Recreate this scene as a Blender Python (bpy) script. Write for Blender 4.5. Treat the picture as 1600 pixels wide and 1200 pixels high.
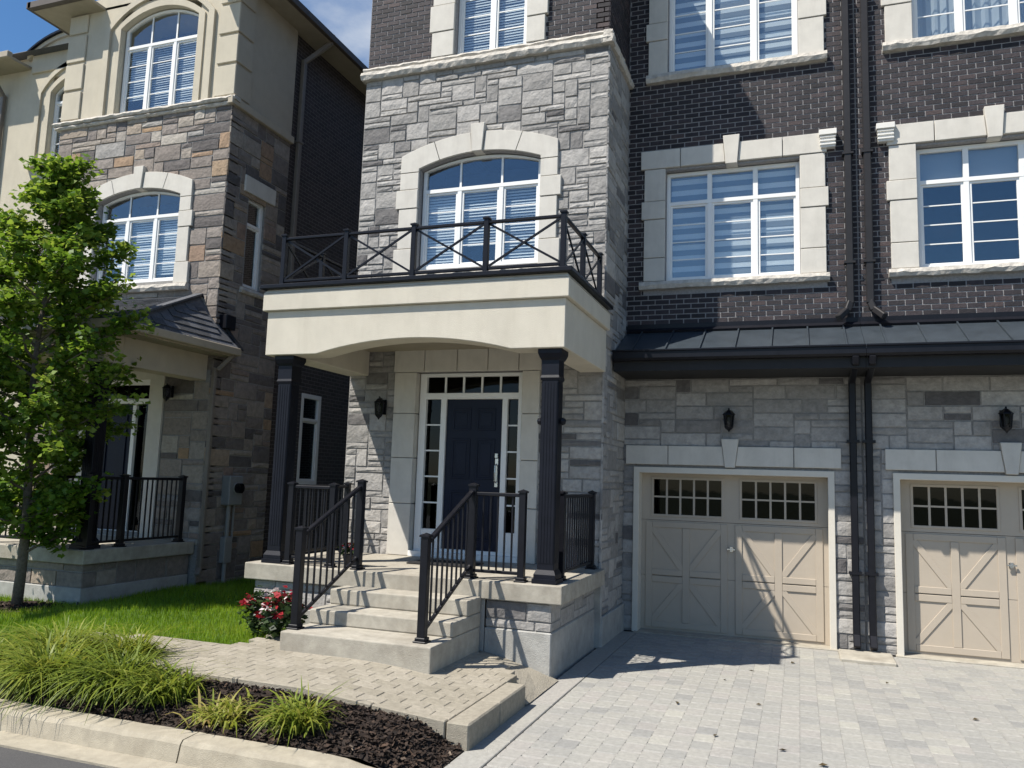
import bpy, bmesh, math, random
import numpy as np
from mathutils import Vector, Matrix

random.seed(7)
S = bpy.context.scene
for o in list(bpy.data.objects):
    bpy.data.objects.remove(o)

# ------------------------------------------------------------------ camera
CF = np.array((-0.3366731, 0.93390779, 0.12028077))
CR = np.array((0.941563, 0.33531932, 0.03193866))
CU = np.array((0.0105047, -0.12400481, 0.99222601))
CC = np.array((6.446, -10.545, 1.113))
FPX = 1249.56
cam = bpy.data.objects.new('camera', bpy.data.cameras.new('camera'))
S.collection.objects.link(cam)
cam.matrix_world = Matrix(((CR[0], CU[0], -CF[0], CC[0]), (CR[1], CU[1], -CF[1], CC[1]),
                           (CR[2], CU[2], -CF[2], CC[2]), (0, 0, 0, 1)))
cam.data.sensor_width = 36.0
cam.data.lens = FPX / 1600 * 36
cam.data.clip_end = 3000
S.camera = cam

# ------------------------------------------------------------------ sky, sun, exposure
LD = Vector((0.98, 1.0, -2.08)).normalized()          # the way the sunlight travels
EL = math.asin(-LD.z)
AZ = math.atan2(-LD.x, -LD.y)                         # clockwise from +Y
W = bpy.data.worlds.new('World')
S.world = W
W.use_nodes = True
nt = W.node_tree
nt.nodes.clear()
sky = nt.nodes.new('ShaderNodeTexSky')
sky.sky_type = 'NISHITA'
sky.sun_disc = False
sky.sun_elevation = EL
sky.sun_rotation = AZ
sky.air_density = 1.0
sky.dust_density = 0.4
sky.ozone_density = 3.5
tc = nt.nodes.new('ShaderNodeTexCoord')
mp = nt.nodes.new('ShaderNodeMapping')
mp.inputs['Scale'].default_value = (1.0, 1.0, 2.2)
mp.inputs['Location'].default_value = (1.05, 0.38, 0.3)
nz = nt.nodes.new('ShaderNodeTexNoise')
nz.inputs['Scale'].default_value = 2.3
nz.inputs['Detail'].default_value = 8
nz.inputs['Roughness'].default_value = 0.58
rp = nt.nodes.new('ShaderNodeValToRGB')
rp.color_ramp.elements[0].position = 0.56
rp.color_ramp.elements[0].color = (0, 0, 0, 1)
rp.color_ramp.elements[1].position = 0.78
rp.color_ramp.elements[1].color = (0.9, 0.9, 0.9, 1)
mx = nt.nodes.new('ShaderNodeMixRGB')
mx.inputs[2].default_value = (6.5, 6.9, 7.4, 1)
bg = nt.nodes.new('ShaderNodeBackground')
bg.inputs['Strength'].default_value = 0.075
wo = nt.nodes.new('ShaderNodeOutputWorld')
L = nt.links.new
L(tc.outputs['Generated'], mp.inputs['Vector'])
L(mp.outputs[0], nz.inputs['Vector'])
L(nz.outputs[0], rp.inputs[0])
L(rp.outputs[0], mx.inputs[0])
hs = nt.nodes.new('ShaderNodeHueSaturation')
hs.inputs['Saturation'].default_value = 1.2
hs.inputs['Value'].default_value = 1.2
L(sky.outputs[0], hs.inputs['Color'])
L(hs.outputs[0], mx.inputs[1])
L(mx.outputs[0], bg.inputs[0])
L(bg.outputs[0], wo.inputs[0])

sun = bpy.data.objects.new('sun', bpy.data.lights.new('sun', 'SUN'))
S.collection.objects.link(sun)
sun.data.energy = 5.0
sun.data.angle = math.radians(0.5)
sun.data.color = (1.0, 0.94, 0.85)
sun.rotation_euler = LD.to_track_quat('-Z', 'Y').to_euler()

S.render.engine = 'CYCLES'
S.view_settings.view_transform = 'Standard'
S.view_settings.look = 'None'
S.view_settings.exposure = 0.62
S.view_settings.gamma = 1.0
S.view_settings.use_curve_mapping = False
S.cycles.max_bounces = 8
S.cycles.transparent_max_bounces = 12
S.cycles.use_denoising = True

# ------------------------------------------------------------------ materials
M = {}


def nodes(name):
    m = bpy.data.materials.new(name)
    m.use_nodes = True
    n = m.node_tree.nodes
    b = n['Principled BSDF']
    M[name] = m
    return m, n, m.node_tree.links.new, b


def ramp(n, stops, interp='LINEAR'):
    r = n.new('ShaderNodeValToRGB')
    e = r.color_ramp.elements
    r.color_ramp.interpolation = interp
    while len(e) < len(stops):
        e.new(0.5)
    for i, (p, c) in enumerate(stops):
        e[i].position = p
        e[i].color = (*c, 1)
    return r


def mat(name, c, rough=0.7, var=0.12, scale=6.0, bump=0.0, bscale=60.0, tints=None, spec=0.4, metal=0.0,
        stain=0.0, stainc=(0.05, 0.045, 0.04), coat=0.0, streak=False):
    """Base colour c (or a ramp over the face attribute 'tint'), broken up by noise, with fine bump."""
    m, n, lk, b = nodes(name)
    pos = n.new('ShaderNodeNewGeometry').outputs['Position']
    if tints:
        a = n.new('ShaderNodeAttribute')
        a.attribute_name = 'tint'
        r = ramp(n, tints)
        lk(a.outputs['Fac'], r.inputs[0])
        col = r.outputs[0]
    else:
        g = n.new('ShaderNodeRGB')
        g.outputs[0].default_value = (*c, 1)
        col = g.outputs[0]
    if var:
        z = n.new('ShaderNodeTexNoise')
        z.inputs['Scale'].default_value = scale
        z.inputs['Detail'].default_value = 6
        z.inputs['Roughness'].default_value = 0.65
        lk(pos, z.inputs['Vector'])
        mr = n.new('ShaderNodeMapRange')
        mr.inputs[1].default_value = 0.3
        mr.inputs[2].default_value = 0.7
        mr.inputs[3].default_value = 1 - var
        mr.inputs[4].default_value = 1 + var
        lk(z.outputs[0], mr.inputs[0])
        v = n.new('ShaderNodeVectorMath')
        v.operation = 'SCALE'
        lk(col, v.inputs[0])
        lk(mr.outputs[0], v.inputs['Scale'])
        col = v.outputs[0]
    if stain:
        z = n.new('ShaderNodeTexNoise')
        z.inputs['Scale'].default_value = 1.7
        z.inputs['Detail'].default_value = 9
        z.inputs['Roughness'].default_value = 0.7
        if streak:
            q = n.new('ShaderNodeMapping')
            q.inputs['Scale'].default_value = (3.0, 3.0, 0.5)
            lk(pos, q.inputs[0])
            lk(q.outputs[0], z.inputs['Vector'])
        else:
            lk(pos, z.inputs['Vector'])
        r = ramp(n, [(0.47, (0, 0, 0)), (0.72, (stain,) * 3)])
        lk(z.outputs[0], r.inputs[0])
        x = n.new('ShaderNodeMixRGB')
        x.inputs[2].default_value = (*stainc, 1)
        lk(r.outputs[0], x.inputs[0])
        lk(col, x.inputs[1])
        col = x.outputs[0]
    lk(col, b.inputs['Base Color'])
    b.inputs['Roughness'].default_value = rough
    b.inputs['Metallic'].default_value = metal
    b.inputs['Specular IOR Level'].default_value = spec
    b.inputs['Coat Weight'].default_value = coat
    if bump:
        z = n.new('ShaderNodeTexNoise')
        z.inputs['Scale'].default_value = bscale
        z.inputs['Detail'].default_value = 5
        lk(pos, z.inputs['Vector'])
        bp = n.new('ShaderNodeBump')
        bp.inputs['Strength'].default_value = bump
        bp.inputs['Distance'].default_value = 0.02
        lk(z.outputs[0], bp.inputs['Height'])
        lk(bp.outputs[0], b.inputs['Normal'])
    return m


mat('stone_grey', (0.3, 0.29, 0.28), 0.85, 0.22, 14, 0.55, 26,
    tints=[(0, (0.10, 0.095, 0.095)), (0.12, (0.17, 0.163, 0.158)), (0.45, (0.275, 0.265, 0.25)), (0.8, (0.36, 0.345, 0.325)), (1, (0.42, 0.40, 0.37))])
mat('stone_brown', (0.3, 0.25, 0.2), 0.85, 0.25, 12, 0.6, 24,
    tints=[(0, (0.09, 0.082, 0.08)), (0.2, (0.16, 0.14, 0.13)), (0.38, (0.24, 0.205, 0.175)), (0.56, (0.30, 0.265, 0.225)),
           (0.63, (0.31, 0.21, 0.125)), (0.68, (0.25, 0.175, 0.13)), (0.74, (0.22, 0.19, 0.17)), (0.88, (0.36, 0.33, 0.285)), (1, (0.24, 0.235, 0.23))])
mat('brick_dark', (0.05, 0.04, 0.04), 0.75, 0.25, 22, 0.3, 70,
    tints=[(0, (0.017, 0.015, 0.018)), (0.5, (0.030, 0.025, 0.029)), (0.85, (0.042, 0.034, 0.038)), (1, (0.060, 0.043, 0.043))])
mat('mortar_light', (0.27, 0.262, 0.26), 0.95, 0.2, 30, 0.4, 90)
mat('mortar_stone', (0.25, 0.243, 0.232), 0.95, 0.2, 30, 0.4, 90)
mat('cast_stone', (0.56, 0.535, 0.48), 0.8, 0.07, 5, 0.12, 120, stain=0.25, stainc=(0.33, 0.30, 0.26), streak=True)
mat('cast_stone_rough', (0.47, 0.44, 0.39), 0.9, 0.25, 12, 0.7, 20)
mat('stucco', (0.57, 0.53, 0.44), 0.9, 0.07, 2.2, 0.35, 160, stain=0.30, stainc=(0.42, 0.38, 0.30), streak=True)
mat('stucco_left', (0.50, 0.455, 0.36), 0.9, 0.07, 2.2, 0.35, 160, stain=0.30, stainc=(0.37, 0.33, 0.25), streak=True)
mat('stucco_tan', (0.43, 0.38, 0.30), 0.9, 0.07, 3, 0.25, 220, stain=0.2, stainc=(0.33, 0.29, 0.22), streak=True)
mat('white_vinyl', (0.78, 0.78, 0.76), 0.35, 0.03, 4, 0, spec=0.5)
mat('trim_cream', (0.60, 0.565, 0.49), 0.5, 0.04, 5, stain=0.2, stainc=(0.45, 0.41, 0.34))
mat('white_ornament', (0.68, 0.665, 0.62), 0.7, 0.04, 10)
mat('black_metal', (0.009, 0.0095, 0.013), 0.34, 0.2, 9, 0.04, 300, spec=0.22)
mat('black_paint', (0.0065, 0.0075, 0.0125), 0.42, 0.25, 5, 0.06, 200, spec=0.22)
mat('black_soffit', (0.010, 0.010, 0.011), 0.6, 0.2, 8)
mat('roof_metal', (0.052, 0.066, 0.080), 0.36, 0.2, 4, 0.06, 90, spec=0.6, metal=0.35)
mat('shingle', (0.06, 0.06, 0.065), 0.9, 0.35, 40, 0.5, 160,
    tints=[(0, (0.055, 0.058, 0.065)), (1, (0.125, 0.13, 0.145))])
mat('downspout_dark', (0.021, 0.020, 0.021), 0.45, 0.15, 6, spec=0.3)
mat('downspout_taupe', (0.17, 0.145, 0.12), 0.5, 0.1, 6, spec=0.5)
mat('gutter_beige', (0.36, 0.31, 0.23), 0.5, 0.08, 6, spec=0.5)
mat('soffit_beige', (0.33, 0.29, 0.22), 0.7, 0.08, 6)
mat('eave_brown', (0.085, 0.070, 0.058), 0.6, 0.12, 5)
mat('door_navy', (0.004, 0.008, 0.024), 0.36, 0.15, 4, 0.04, 60, spec=0.2)
mat('steel', (0.55, 0.55, 0.55), 0.25, 0.1, 20, metal=1.0)
mat('concrete', (0.36, 0.335, 0.28), 0.92, 0.2, 7, 0.35, 120, stain=0.55, stainc=(0.20, 0.17, 0.13))
mat('concrete_grey', (0.36, 0.355, 0.33), 0.92, 0.18, 6, 0.35, 100, stain=0.45, stainc=(0.20, 0.195, 0.175))
mat('kerb_concrete', (0.345, 0.31, 0.24), 0.95, 0.16, 9, 0.4, 140, stain=0.5, stainc=(0.20, 0.17, 0.12))
mat('paver', (0.4, 0.4, 0.38), 0.9, 0.16, 25, 0.4, 110,
    tints=[(0, (0.25, 0.247, 0.232)), (0.3, (0.285, 0.28, 0.258)), (0.6, (0.315, 0.307, 0.276)), (0.85, (0.31, 0.295, 0.272)), (1, (0.345, 0.336, 0.295))],
    stain=0.3, stainc=(0.18, 0.178, 0.175))
mat('paver_path', (0.4, 0.37, 0.32), 0.92, 0.18, 20, 0.45, 100,
    tints=[(0, (0.27, 0.243, 0.19)), (0.5, (0.295, 0.266, 0.21)), (1, (0.325, 0.293, 0.235))], stain=0.3, stainc=(0.17, 0.15, 0.115))
mat('sand_joint', (0.15, 0.14, 0.12), 0.98, 0.25, 60, 0.3, 200)
mat('gravel', (0.28, 0.255, 0.205), 0.95, 0.25, 45, 0.7, 70, stain=0.3, stainc=(0.2, 0.18, 0.14))
mat('asphalt', (0.075, 0.073, 0.072), 0.92, 0.25, 90, 0.5, 260, stain=0.3, stainc=(0.12, 0.115, 0.105))
mat('soil', (0.035, 0.026, 0.020), 0.98, 0.35, 30, 0.8, 60)
mat('ground_earth', (0.08, 0.09, 0.045), 0.98, 0.3, 2, 0.3, 20)
mat('lawn_soil', (0.055, 0.10, 0.012), 0.98, 0.3, 12, 0.4, 60)
mat('mulch', (0.05, 0.03, 0.02), 0.95, 0.3, 40,
    tints=[(0, (0.014, 0.010, 0.008)), (0.6, (0.042, 0.027, 0.019)), (0.92, (0.085, 0.052, 0.034)), (1, (0.20, 0.155, 0.115))])
mat('bark', (0.14, 0.115, 0.09), 0.95, 0.3, 30, 0.8, 50)
mat('meter_grey', (0.20, 0.21, 0.21), 0.5, 0.08, 8)
mat('conduit', (0.24, 0.24, 0.23), 0.5, 0.08, 8)
mat('garage_tan', (0.41, 0.355, 0.285), 0.62, 0.035, 3, 0.05, 120, spec=0.35, stain=0.1, stainc=(0.38, 0.31, 0.22))
mat('room_shade', (0.012, 0.012, 0.014), 0.9, 0.1, 3)  # near-black: the gloom of unlit interiors put into the colour
mat('doormat', (0.022, 0.021, 0.021), 0.98, 0.3, 80, 0.6, 300)
mat('terracotta', (0.06, 0.05, 0.045), 0.7, 0.15, 20)
mat('lamp_bulb', (0.75, 0.72, 0.65), 0.3, 0.0)
mat('dead_leaf', (0.07, 0.05, 0.02), 0.9, 0.3, 50)


def blind_mat():
    m, n, lk, b = nodes('blind')
    a = n.new('ShaderNodeAttribute')
    a.attribute_name = 'tint'
    r = ramp(n, [(0, (0.10, 0.12, 0.14)), (0.33, (0.22, 0.245, 0.27)), (0.6, (0.42, 0.45, 0.48)), (1, (0.72, 0.74, 0.75))])
    lk(a.outputs['Fac'], r.inputs[0])
    lk(r.outputs[0], b.inputs['Base Color'])
    b.inputs['Roughness'].default_value = 0.9


blind_mat()


def leafy(name, stops, trans=0.4, rough=0.5):
    m, n, lk, b = nodes(name)
    a = n.new('ShaderNodeAttribute')
    a.attribute_name = 'tint'
    r = ramp(n, stops)
    lk(a.outputs['Fac'], r.inputs[0])
    lk(r.outputs[0], b.inputs['Base Color'])
    b.inputs['Roughness'].default_value = rough
    b.inputs['Specular IOR Level'].default_value = 0.35
    t = n.new('ShaderNodeBsdfTranslucent')
    h = n.new('ShaderNodeHueSaturation')
    h.inputs['Value'].default_value = 1.3
    h.inputs['Hue'].default_value = 0.485
    lk(r.outputs[0], h.inputs['Color'])
    lk(h.outputs[0], t.inputs[0])
    x = n.new('ShaderNodeMixShader')
    x.inputs[0].default_value = trans
    lk(b.outputs[0], x.inputs[1])
    lk(t.outputs[0], x.inputs[2])
    lk(x.outputs[0], n['Material Output'].inputs['Surface'])


leafy('tree_leaf', [(0, (0.045, 0.11, 0.010)), (0.5, (0.12, 0.22, 0.020)), (1, (0.26, 0.34, 0.05))], 0.48)
leafy('lawn_blade', [(0, (0.09, 0.18, 0.008)), (0.6, (0.19, 0.32, 0.012)), (1, (0.30, 0.38, 0.04))])
leafy('grass_blade', [(0, (0.05, 0.085, 0.014)), (0.5, (0.16, 0.22, 0.024)), (0.85, (0.28, 0.30, 0.05)), (1, (0.36, 0.27, 0.11))])
leafy('flower_leaf', [(0, (0.015, 0.035, 0.012)), (1, (0.05, 0.09, 0.025))])
leafy('petal_red', [(0, (0.14, 0.005, 0.010)), (1, (0.34, 0.014, 0.02))], 0.25)
leafy('petal_white', [(0, (0.55, 0.45, 0.45)), (1, (0.75, 0.68, 0.68))], 0.25)


def glass(name, tint, base, rough=0.02):
    m, n, lk, b = nodes(name)
    n.remove(b)
    t = n.new('ShaderNodeBsdfTransparent')
    t.inputs[0].default_value = (*tint, 1)
    g = n.new('ShaderNodeBsdfGlossy')
    g.inputs['Roughness'].default_value = rough
    g.inputs['Color'].default_value = (0.9, 0.95, 1, 1)
    nzz = n.new('ShaderNodeTexNoise')
    nzz.inputs['Scale'].default_value = 1.3
    bp = n.new('ShaderNodeBump')
    bp.inputs['Strength'].default_value = 0.2
    lk(nzz.outputs[0], bp.inputs['Height'])
    lk(bp.outputs[0], g.inputs['Normal'])
    f = n.new('ShaderNodeLayerWeight')
    f.inputs['Blend'].default_value = 0.5
    p5 = n.new('ShaderNodeMath')
    p5.operation = 'POWER'
    p5.inputs[1].default_value = 5
    lk(f.outputs['Facing'], p5.inputs[0])
    a = n.new('ShaderNodeMath')
    a.operation = 'ADD'
    a.use_clamp = True
    a.inputs[1].default_value = base
    lk(p5.outputs[0], a.inputs[0])
    x = n.new('ShaderNodeMixShader')
    lk(a.outputs[0], x.inputs[0])
    lk(t.outputs[0], x.inputs[1])
    lk(g.outputs[0], x.inputs[2])
    lk(x.outputs[0], n['Material Output'].inputs['Surface'])


glass('glass', (0.90, 0.93, 0.94), 0.11)
glass('glass_dark', (0.20, 0.21, 0.23), 0.02)


def brick_tex(name, axis, c1, c2, mortar, bw=0.21, bh=0.075):
    m, n, lk, b = nodes(name)
    pos = n.new('ShaderNodeNewGeometry').outputs['Position']
    s = n.new('ShaderNodeSeparateXYZ')
    c = n.new('ShaderNodeCombineXYZ')
    lk(pos, s.inputs[0])
    lk(s.outputs[axis], c.inputs[0])
    lk(s.outputs[2], c.inputs[1])
    t = n.new('ShaderNodeTexBrick')
    t.inputs['Color1'].default_value = (*c1, 1)
    t.inputs['Color2'].default_value = (*c2, 1)
    t.inputs['Mortar'].default_value = (*mortar, 1)
    t.inputs['Scale'].default_value = 1
    t.inputs['Mortar Size'].default_value = 0.006
    t.inputs['Brick Width'].default_value = bw
    t.inputs['Row Height'].default_value = bh
    lk(c.outputs[0], t.inputs['Vector'])
    lk(t.outputs['Color'], b.inputs['Base Color'])
    bp = n.new('ShaderNodeBump')
    bp.invert = True
    bp.inputs['Strength'].default_value = 0.5
    bp.inputs['Distance'].default_value = 0.01
    lk(t.outputs['Fac'], bp.inputs['Height'])
    lk(bp.outputs[0], b.inputs['Normal'])
    b.inputs['Roughness'].default_value = 0.8


brick_tex('brick_far_side', 1, (0.036, 0.030, 0.031), (0.058, 0.046, 0.045), (0.13, 0.12, 0.115))
brick_tex('brick_far_front', 0, (0.030, 0.025, 0.026), (0.055, 0.043, 0.042), (0.22, 0.21, 0.20))

# ------------------------------------------------------------------ mesh helpers
COL = S.collection
TRI = [0]


def tag(o, label=None, cat=None, group=None, kind=None):
    if label:
        o['label'] = label
    if cat:
        o['category'] = cat
    if group:
        o['group'] = group
    if kind:
        o['kind'] = kind
    return o


def thing(name, loc, label, cat, group=None):
    e = bpy.data.objects.new(name, None)
    e.empty_display_size = 0.2
    COL.objects.link(e)
    e.location = loc
    return tag(e, label, cat, group)


def adopt(o, parent):
    """Child whose mesh is already written in world coordinates."""
    if parent is not None:
        o.parent = parent
        if parent.type == 'EMPTY':
            o.matrix_parent_inverse = Matrix.Translation(-Vector(parent.location))
    return o


FRONT = lambda y: ((0, y, 0), (1, 0, 0), (0, -1, 0))
RIGHT = lambda x: ((x, 0, 0), (0, 1, 0), (1, 0, 0))
WORLD = ((0, 0, 0), (1, 0, 0), (0, 1, 0))


class MB:
    """Mesh builder in wall coordinates: u along the wall, n out of it, w up."""

    def __init__(s, P=WORLD):
        s.O, s.U, s.N = [np.array(q, float) for q in P]
        s.v, s.f, s.t = [], [], []

    def add(s, pts, faces, tint=0.5):
        k = len(s.v)
        for u, n, w in pts:
            q = s.O + u * s.U + n * s.N
            s.v.append((q[0], q[1], q[2] + w))
        for f in faces:
            s.f.append([i + k for i in f])
            s.t.append(tint)
        return s

    def box(s, u0, u1, n0, n1, w0, w1, tint=0.5):
        return s.add([(u0, n0, w0), (u1, n0, w0), (u1, n1, w0), (u0, n1, w0),
                      (u0, n0, w1), (u1, n0, w1), (u1, n1, w1), (u0, n1, w1)],
                     [(0, 3, 2, 1), (4, 5, 6, 7), (0, 1, 5, 4), (1, 2, 6, 5), (2, 3, 7, 6), (3, 0, 4, 7)], tint)

    def prism(s, poly, n0, n1, tint=0.5):
        """Outline of (u, w) pushed from n0 to n1."""
        k = len(poly)
        pts = [(u, n0, w) for u, w in poly] + [(u, n1, w) for u, w in poly]
        return s.add(pts, [list(range(k))[::-1], list(range(k, 2 * k))] +
                     [(i, (i + 1) % k, (i + 1) % k + k, i + k) for i in range(k)], tint)

    def slab(s, poly, w0, w1, tint=0.5):
        """Outline of (u, n) pushed from w0 to w1."""
        k = len(poly)
        pts = [(u, n, w0) for u, n in poly] + [(u, n, w1) for u, n in poly]
        return s.add(pts, [list(range(k))[::-1], list(range(k, 2 * k))] +
                     [(i, (i + 1) % k, (i + 1) % k + k, i + k) for i in range(k)], tint)

    def ring(s, outer, inner, n0, n1, tint=0.5):
        k = len(outer)
        pts = [(u, n0, w) for u, w in outer] + [(u, n0, w) for u, w in inner] + \
              [(u, n1, w) for u, w in outer] + [(u, n1, w) for u, w in inner]
        F = []
        for i in range(k):
            j = (i + 1) % k
            F += [(i, i + k, j + k, j), (i + 2 * k, j + 2 * k, j + 3 * k, i + 3 * k),
                  (i, j, j + 2 * k, i + 2 * k), (i + k, i + 3 * k, j + 3 * k, j + k)]
        return s.add(pts, F, tint)

    def bar(s, p, q, a, b=None, tint=0.5, up=(0, 0, 1)):
        """Rectangular bar from p to q (u, n, w), a wide and b high."""
        b = a if b is None else b
        p, q = Vector(p), Vector(q)
        d = (q - p).normalized()
        x = d.cross(Vector(up))
        if x.length < 1e-4:
            x = Vector((1, 0, 0))
        x.normalize()
        y = x.cross(d)
        pts = []
        for c in (p, q):
            for i, j in ((-1, -1), (1, -1), (1, 1), (-1, 1)):
                pts.append(tuple(c + x * a / 2 * i + y * b / 2 * j))
        return s.add(pts, [(0, 1, 2, 3), (4, 7, 6, 5), (0, 4, 5, 1), (1, 5, 6, 2), (2, 6, 7, 3), (3, 7, 4, 0)], tint)

    def tube(s, pts, r, k=8, tint=0.5):
        P = [Vector(p) for p in pts]
        R = r if isinstance(r, (list, tuple)) else [r] * len(P)
        vs, F = [], []
        for i, p in enumerate(P):
            d = (P[min(i + 1, len(P) - 1)] - P[max(i - 1, 0)]).normalized()
            x = d.cross(Vector((0.13, 0.97, 0.2)))
            x.normalize()
            y = d.cross(x)
            for a in range(k):
                t = 2 * math.pi * a / k
                vs.append(tuple(p + (x * math.cos(t) + y * math.sin(t)) * R[i]))
        for i in range(len(P) - 1):
            for a in range(k):
                b = (a + 1) % k
                F.append((i * k + a, i * k + b, i * k + k + b, i * k + k + a))
        F += [tuple(range(k))[::-1], tuple(range((len(P) - 1) * k, len(P) * k))]
        return s.add(vs, F, tint)

    def lathe(s, c, prof, k=12, tint=0.5):
        """prof: (radius, height) pairs round a vertical axis at c."""
        vs, F = [], []
        for r, h in prof:
            for a in range(k):
                t = 2 * math.pi * a / k
                vs.append((c[0] + r * math.cos(t), c[1] + r * math.sin(t), c[2] + h))
        for i in range(len(prof) - 1):
            for a in range(k):
                b = (a + 1) % k
                F.append((i * k + a, i * k + b, i * k + k + b, i * k + k + a))
        F += [tuple(range(k))[::-1], tuple(range((len(prof) - 1) * k, len(prof) * k))]
        return s.add(vs, F, tint)

    def build(s, name, m, parent=None, bevel=0.0, smooth=False, kind=None, fix=True, seg=1):
        me = bpy.data.meshes.new(name)
        me.from_pydata(s.v, [], s.f)
        at = me.attributes.new('tint', 'FLOAT', 'FACE')
        at.data.foreach_set('value', np.array(s.t, np.float32))
        if fix:
            bm = bmesh.new()
            bm.from_mesh(me)
            bmesh.ops.recalc_face_normals(bm, faces=bm.faces)
            bm.to_mesh(me)
            bm.free()
        if smooth:
            me.polygons.foreach_set('use_smooth', [True] * len(me.polygons))
        me.materials.append(M[m])
        o = bpy.data.objects.new(name, me)
        COL.objects.link(o)
        adopt(o, parent)
        if bevel:
            b = o.modifiers.new('bevel', 'BEVEL')
            b.width = bevel
            b.segments = seg
            b.limit_method = 'ANGLE'
        if kind:
            o['kind'] = kind
        return o


def px(p):
    d = np.array(p) - CC
    z = d @ CF
    if z < 0.5:
        return None
    return 800 + FPX * (d @ CR) / z, 600 - FPX * (d @ CU) / z, z


def arc(u0, u1, ws, rise, k=14):
    """Points of a flat arch from (u0, ws) to (u1, ws)."""
    if rise <= 0:
        return [(u0, ws), (u1, ws)]
    c = (u1 - u0) / 2
    R = (c * c + rise * rise) / (2 * rise)
    a = math.asin(c / R)
    return [((u0 + u1) / 2 + R * math.sin(-a + 2 * a * i / k), ws + rise - R + R * math.cos(-a + 2 * a * i / k)) for i in range(k + 1)]


def arcz(u, u0, u1, ws, rise):
    if rise <= 0:
        return ws
    c = (u1 - u0) / 2
    R = (c * c + rise * rise) / (2 * rise)
    x = u - (u0 + u1) / 2
    return ws + rise - R + math.sqrt(max(R * R - x * x, 0))


def wall_sheet(name, P, u0, u1, w0, w1, holes, m, parent, th=0.2, n1=0.0):
    """A wall with rectangular openings, as closed strips."""
    us = sorted({u0, u1} | {min(max(h[i], u0), u1) for h in holes for i in (0, 1)})
    b = MB(P)
    for a, c in zip(us, us[1:]):
        if c - a < 1e-5:
            continue
        mid = (a + c) / 2
        cuts = sorted((max(h[2], w0), min(h[3], w1)) for h in holes if h[0] < mid < h[1])
        z = w0
        for lo, hi in cuts:
            if lo > z + 1e-5:
                b.box(a, c, n1 - th, n1, z, lo)
            z = max(z, hi)
        if w1 > z + 1e-5:
            b.box(a, c, n1 - th, n1, z, w1)
    return b.build(name, m, parent)


# ------------------------------------------------------------------ masonry pieces (stones, bricks, pavers)
PILE = {}      # (thing, name) -> list of pieces, written out at the end of each thing


def piece(root, name, part, m, v, f, tint):
    a = np.array(v)
    c = a.mean(0)
    q = px(c)
    score = 0
    if q and -20 < q[0] < 1620 and -20 < q[1] < 1220:
        d = a.max(0) - a.min(0)
        d.sort()
        score = d[2] * d[1] / q[2] ** 2
    PILE.setdefault((root, name), []).append((score, part, m, v, f, tint))


def flush_pieces(limit=300):
    for (root, name), L_ in PILE.items():
        L_.sort(key=lambda q: -q[0])
        for sc, part, m, v, f, t in L_[:limit]:
            b = MB()
            b.v, b.f, b.t = v, f, [t] * len(f)
            b.build(name, m, part, fix=False)
        rest = {}
        for q in L_[limit:]:
            rest.setdefault(q[2], []).append(q)
        for m, R in rest.items():
            b = MB()
            for sc, part, mm, v, f, t in R:
                k = len(b.v)
                b.v += v
                b.f += [[i + k for i in g] for g in f]
                b.t += [t] * len(f)
            b.build({'stone': 'stonework', 'brick': 'brickwork', 'paver': 'paving', 'shingle': 'shingles'}.get(name, name), m, root, kind='stuff', fix=False)


def block(P, u0, u1, w0, w1, d, rnd, rough=0.006, ch=0.01, nx=4, nw=3):
    """A hewn block on a wall: chamfered edge, uneven face. World vertices and faces wound outwards."""
    O, U, N = [np.array(q, float) for q in P]
    us = np.linspace(u0 + ch, u1 - ch, nx)
    ws = np.linspace(w0 + ch, w1 - ch, nw)
    g = []
    for j, w in enumerate(ws):
        for i, u in enumerate(us):
            edge = i in (0, nx - 1) or j in (0, nw - 1)
            g.append((u + (rnd.uniform(-.3, .3) * ch), d + rnd.uniform(-rough, rough * .3) - (rough * .8 if edge else 0), w + rnd.uniform(-.3, .3) * ch))
    per = [i for i in range(nx)] + [nx * j + nx - 1 for j in range(1, nw)] + \
          [nx * (nw - 1) + i for i in range(nx - 2, -1, -1)] + [nx * j for j in range(nw - 2, 0, -1)]
    base = []
    for q in per:
        i, j = q % nx, q // nx
        u = u0 if i == 0 else u1 if i == nx - 1 else us[i]
        w = w0 if j == 0 else w1 if j == nw - 1 else ws[j]
        base.append((u, -0.01, w))
    F = []
    for j in range(nw - 1):
        for i in range(nx - 1):
            F.append([j * nx + i, j * nx + i + 1, j * nx + nx + i + 1, j * nx + nx + i])
    k = nx * nw
    for a in range(len(per)):
        b = (a + 1) % len(per)
        F.append([per[a], k + a, k + b, per[b]])
    V = []
    for u, n, w in g + base:
        q = O + u * U + n * N
        V.append((float(q[0]), float(q[1]), float(q[2] + w)))
    flip = np.dot(np.cross(U, np.array((0, 0, 1.))), N) < 0
    if flip:
        F = [f[::-1] for f in F]
    return V, F


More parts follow.
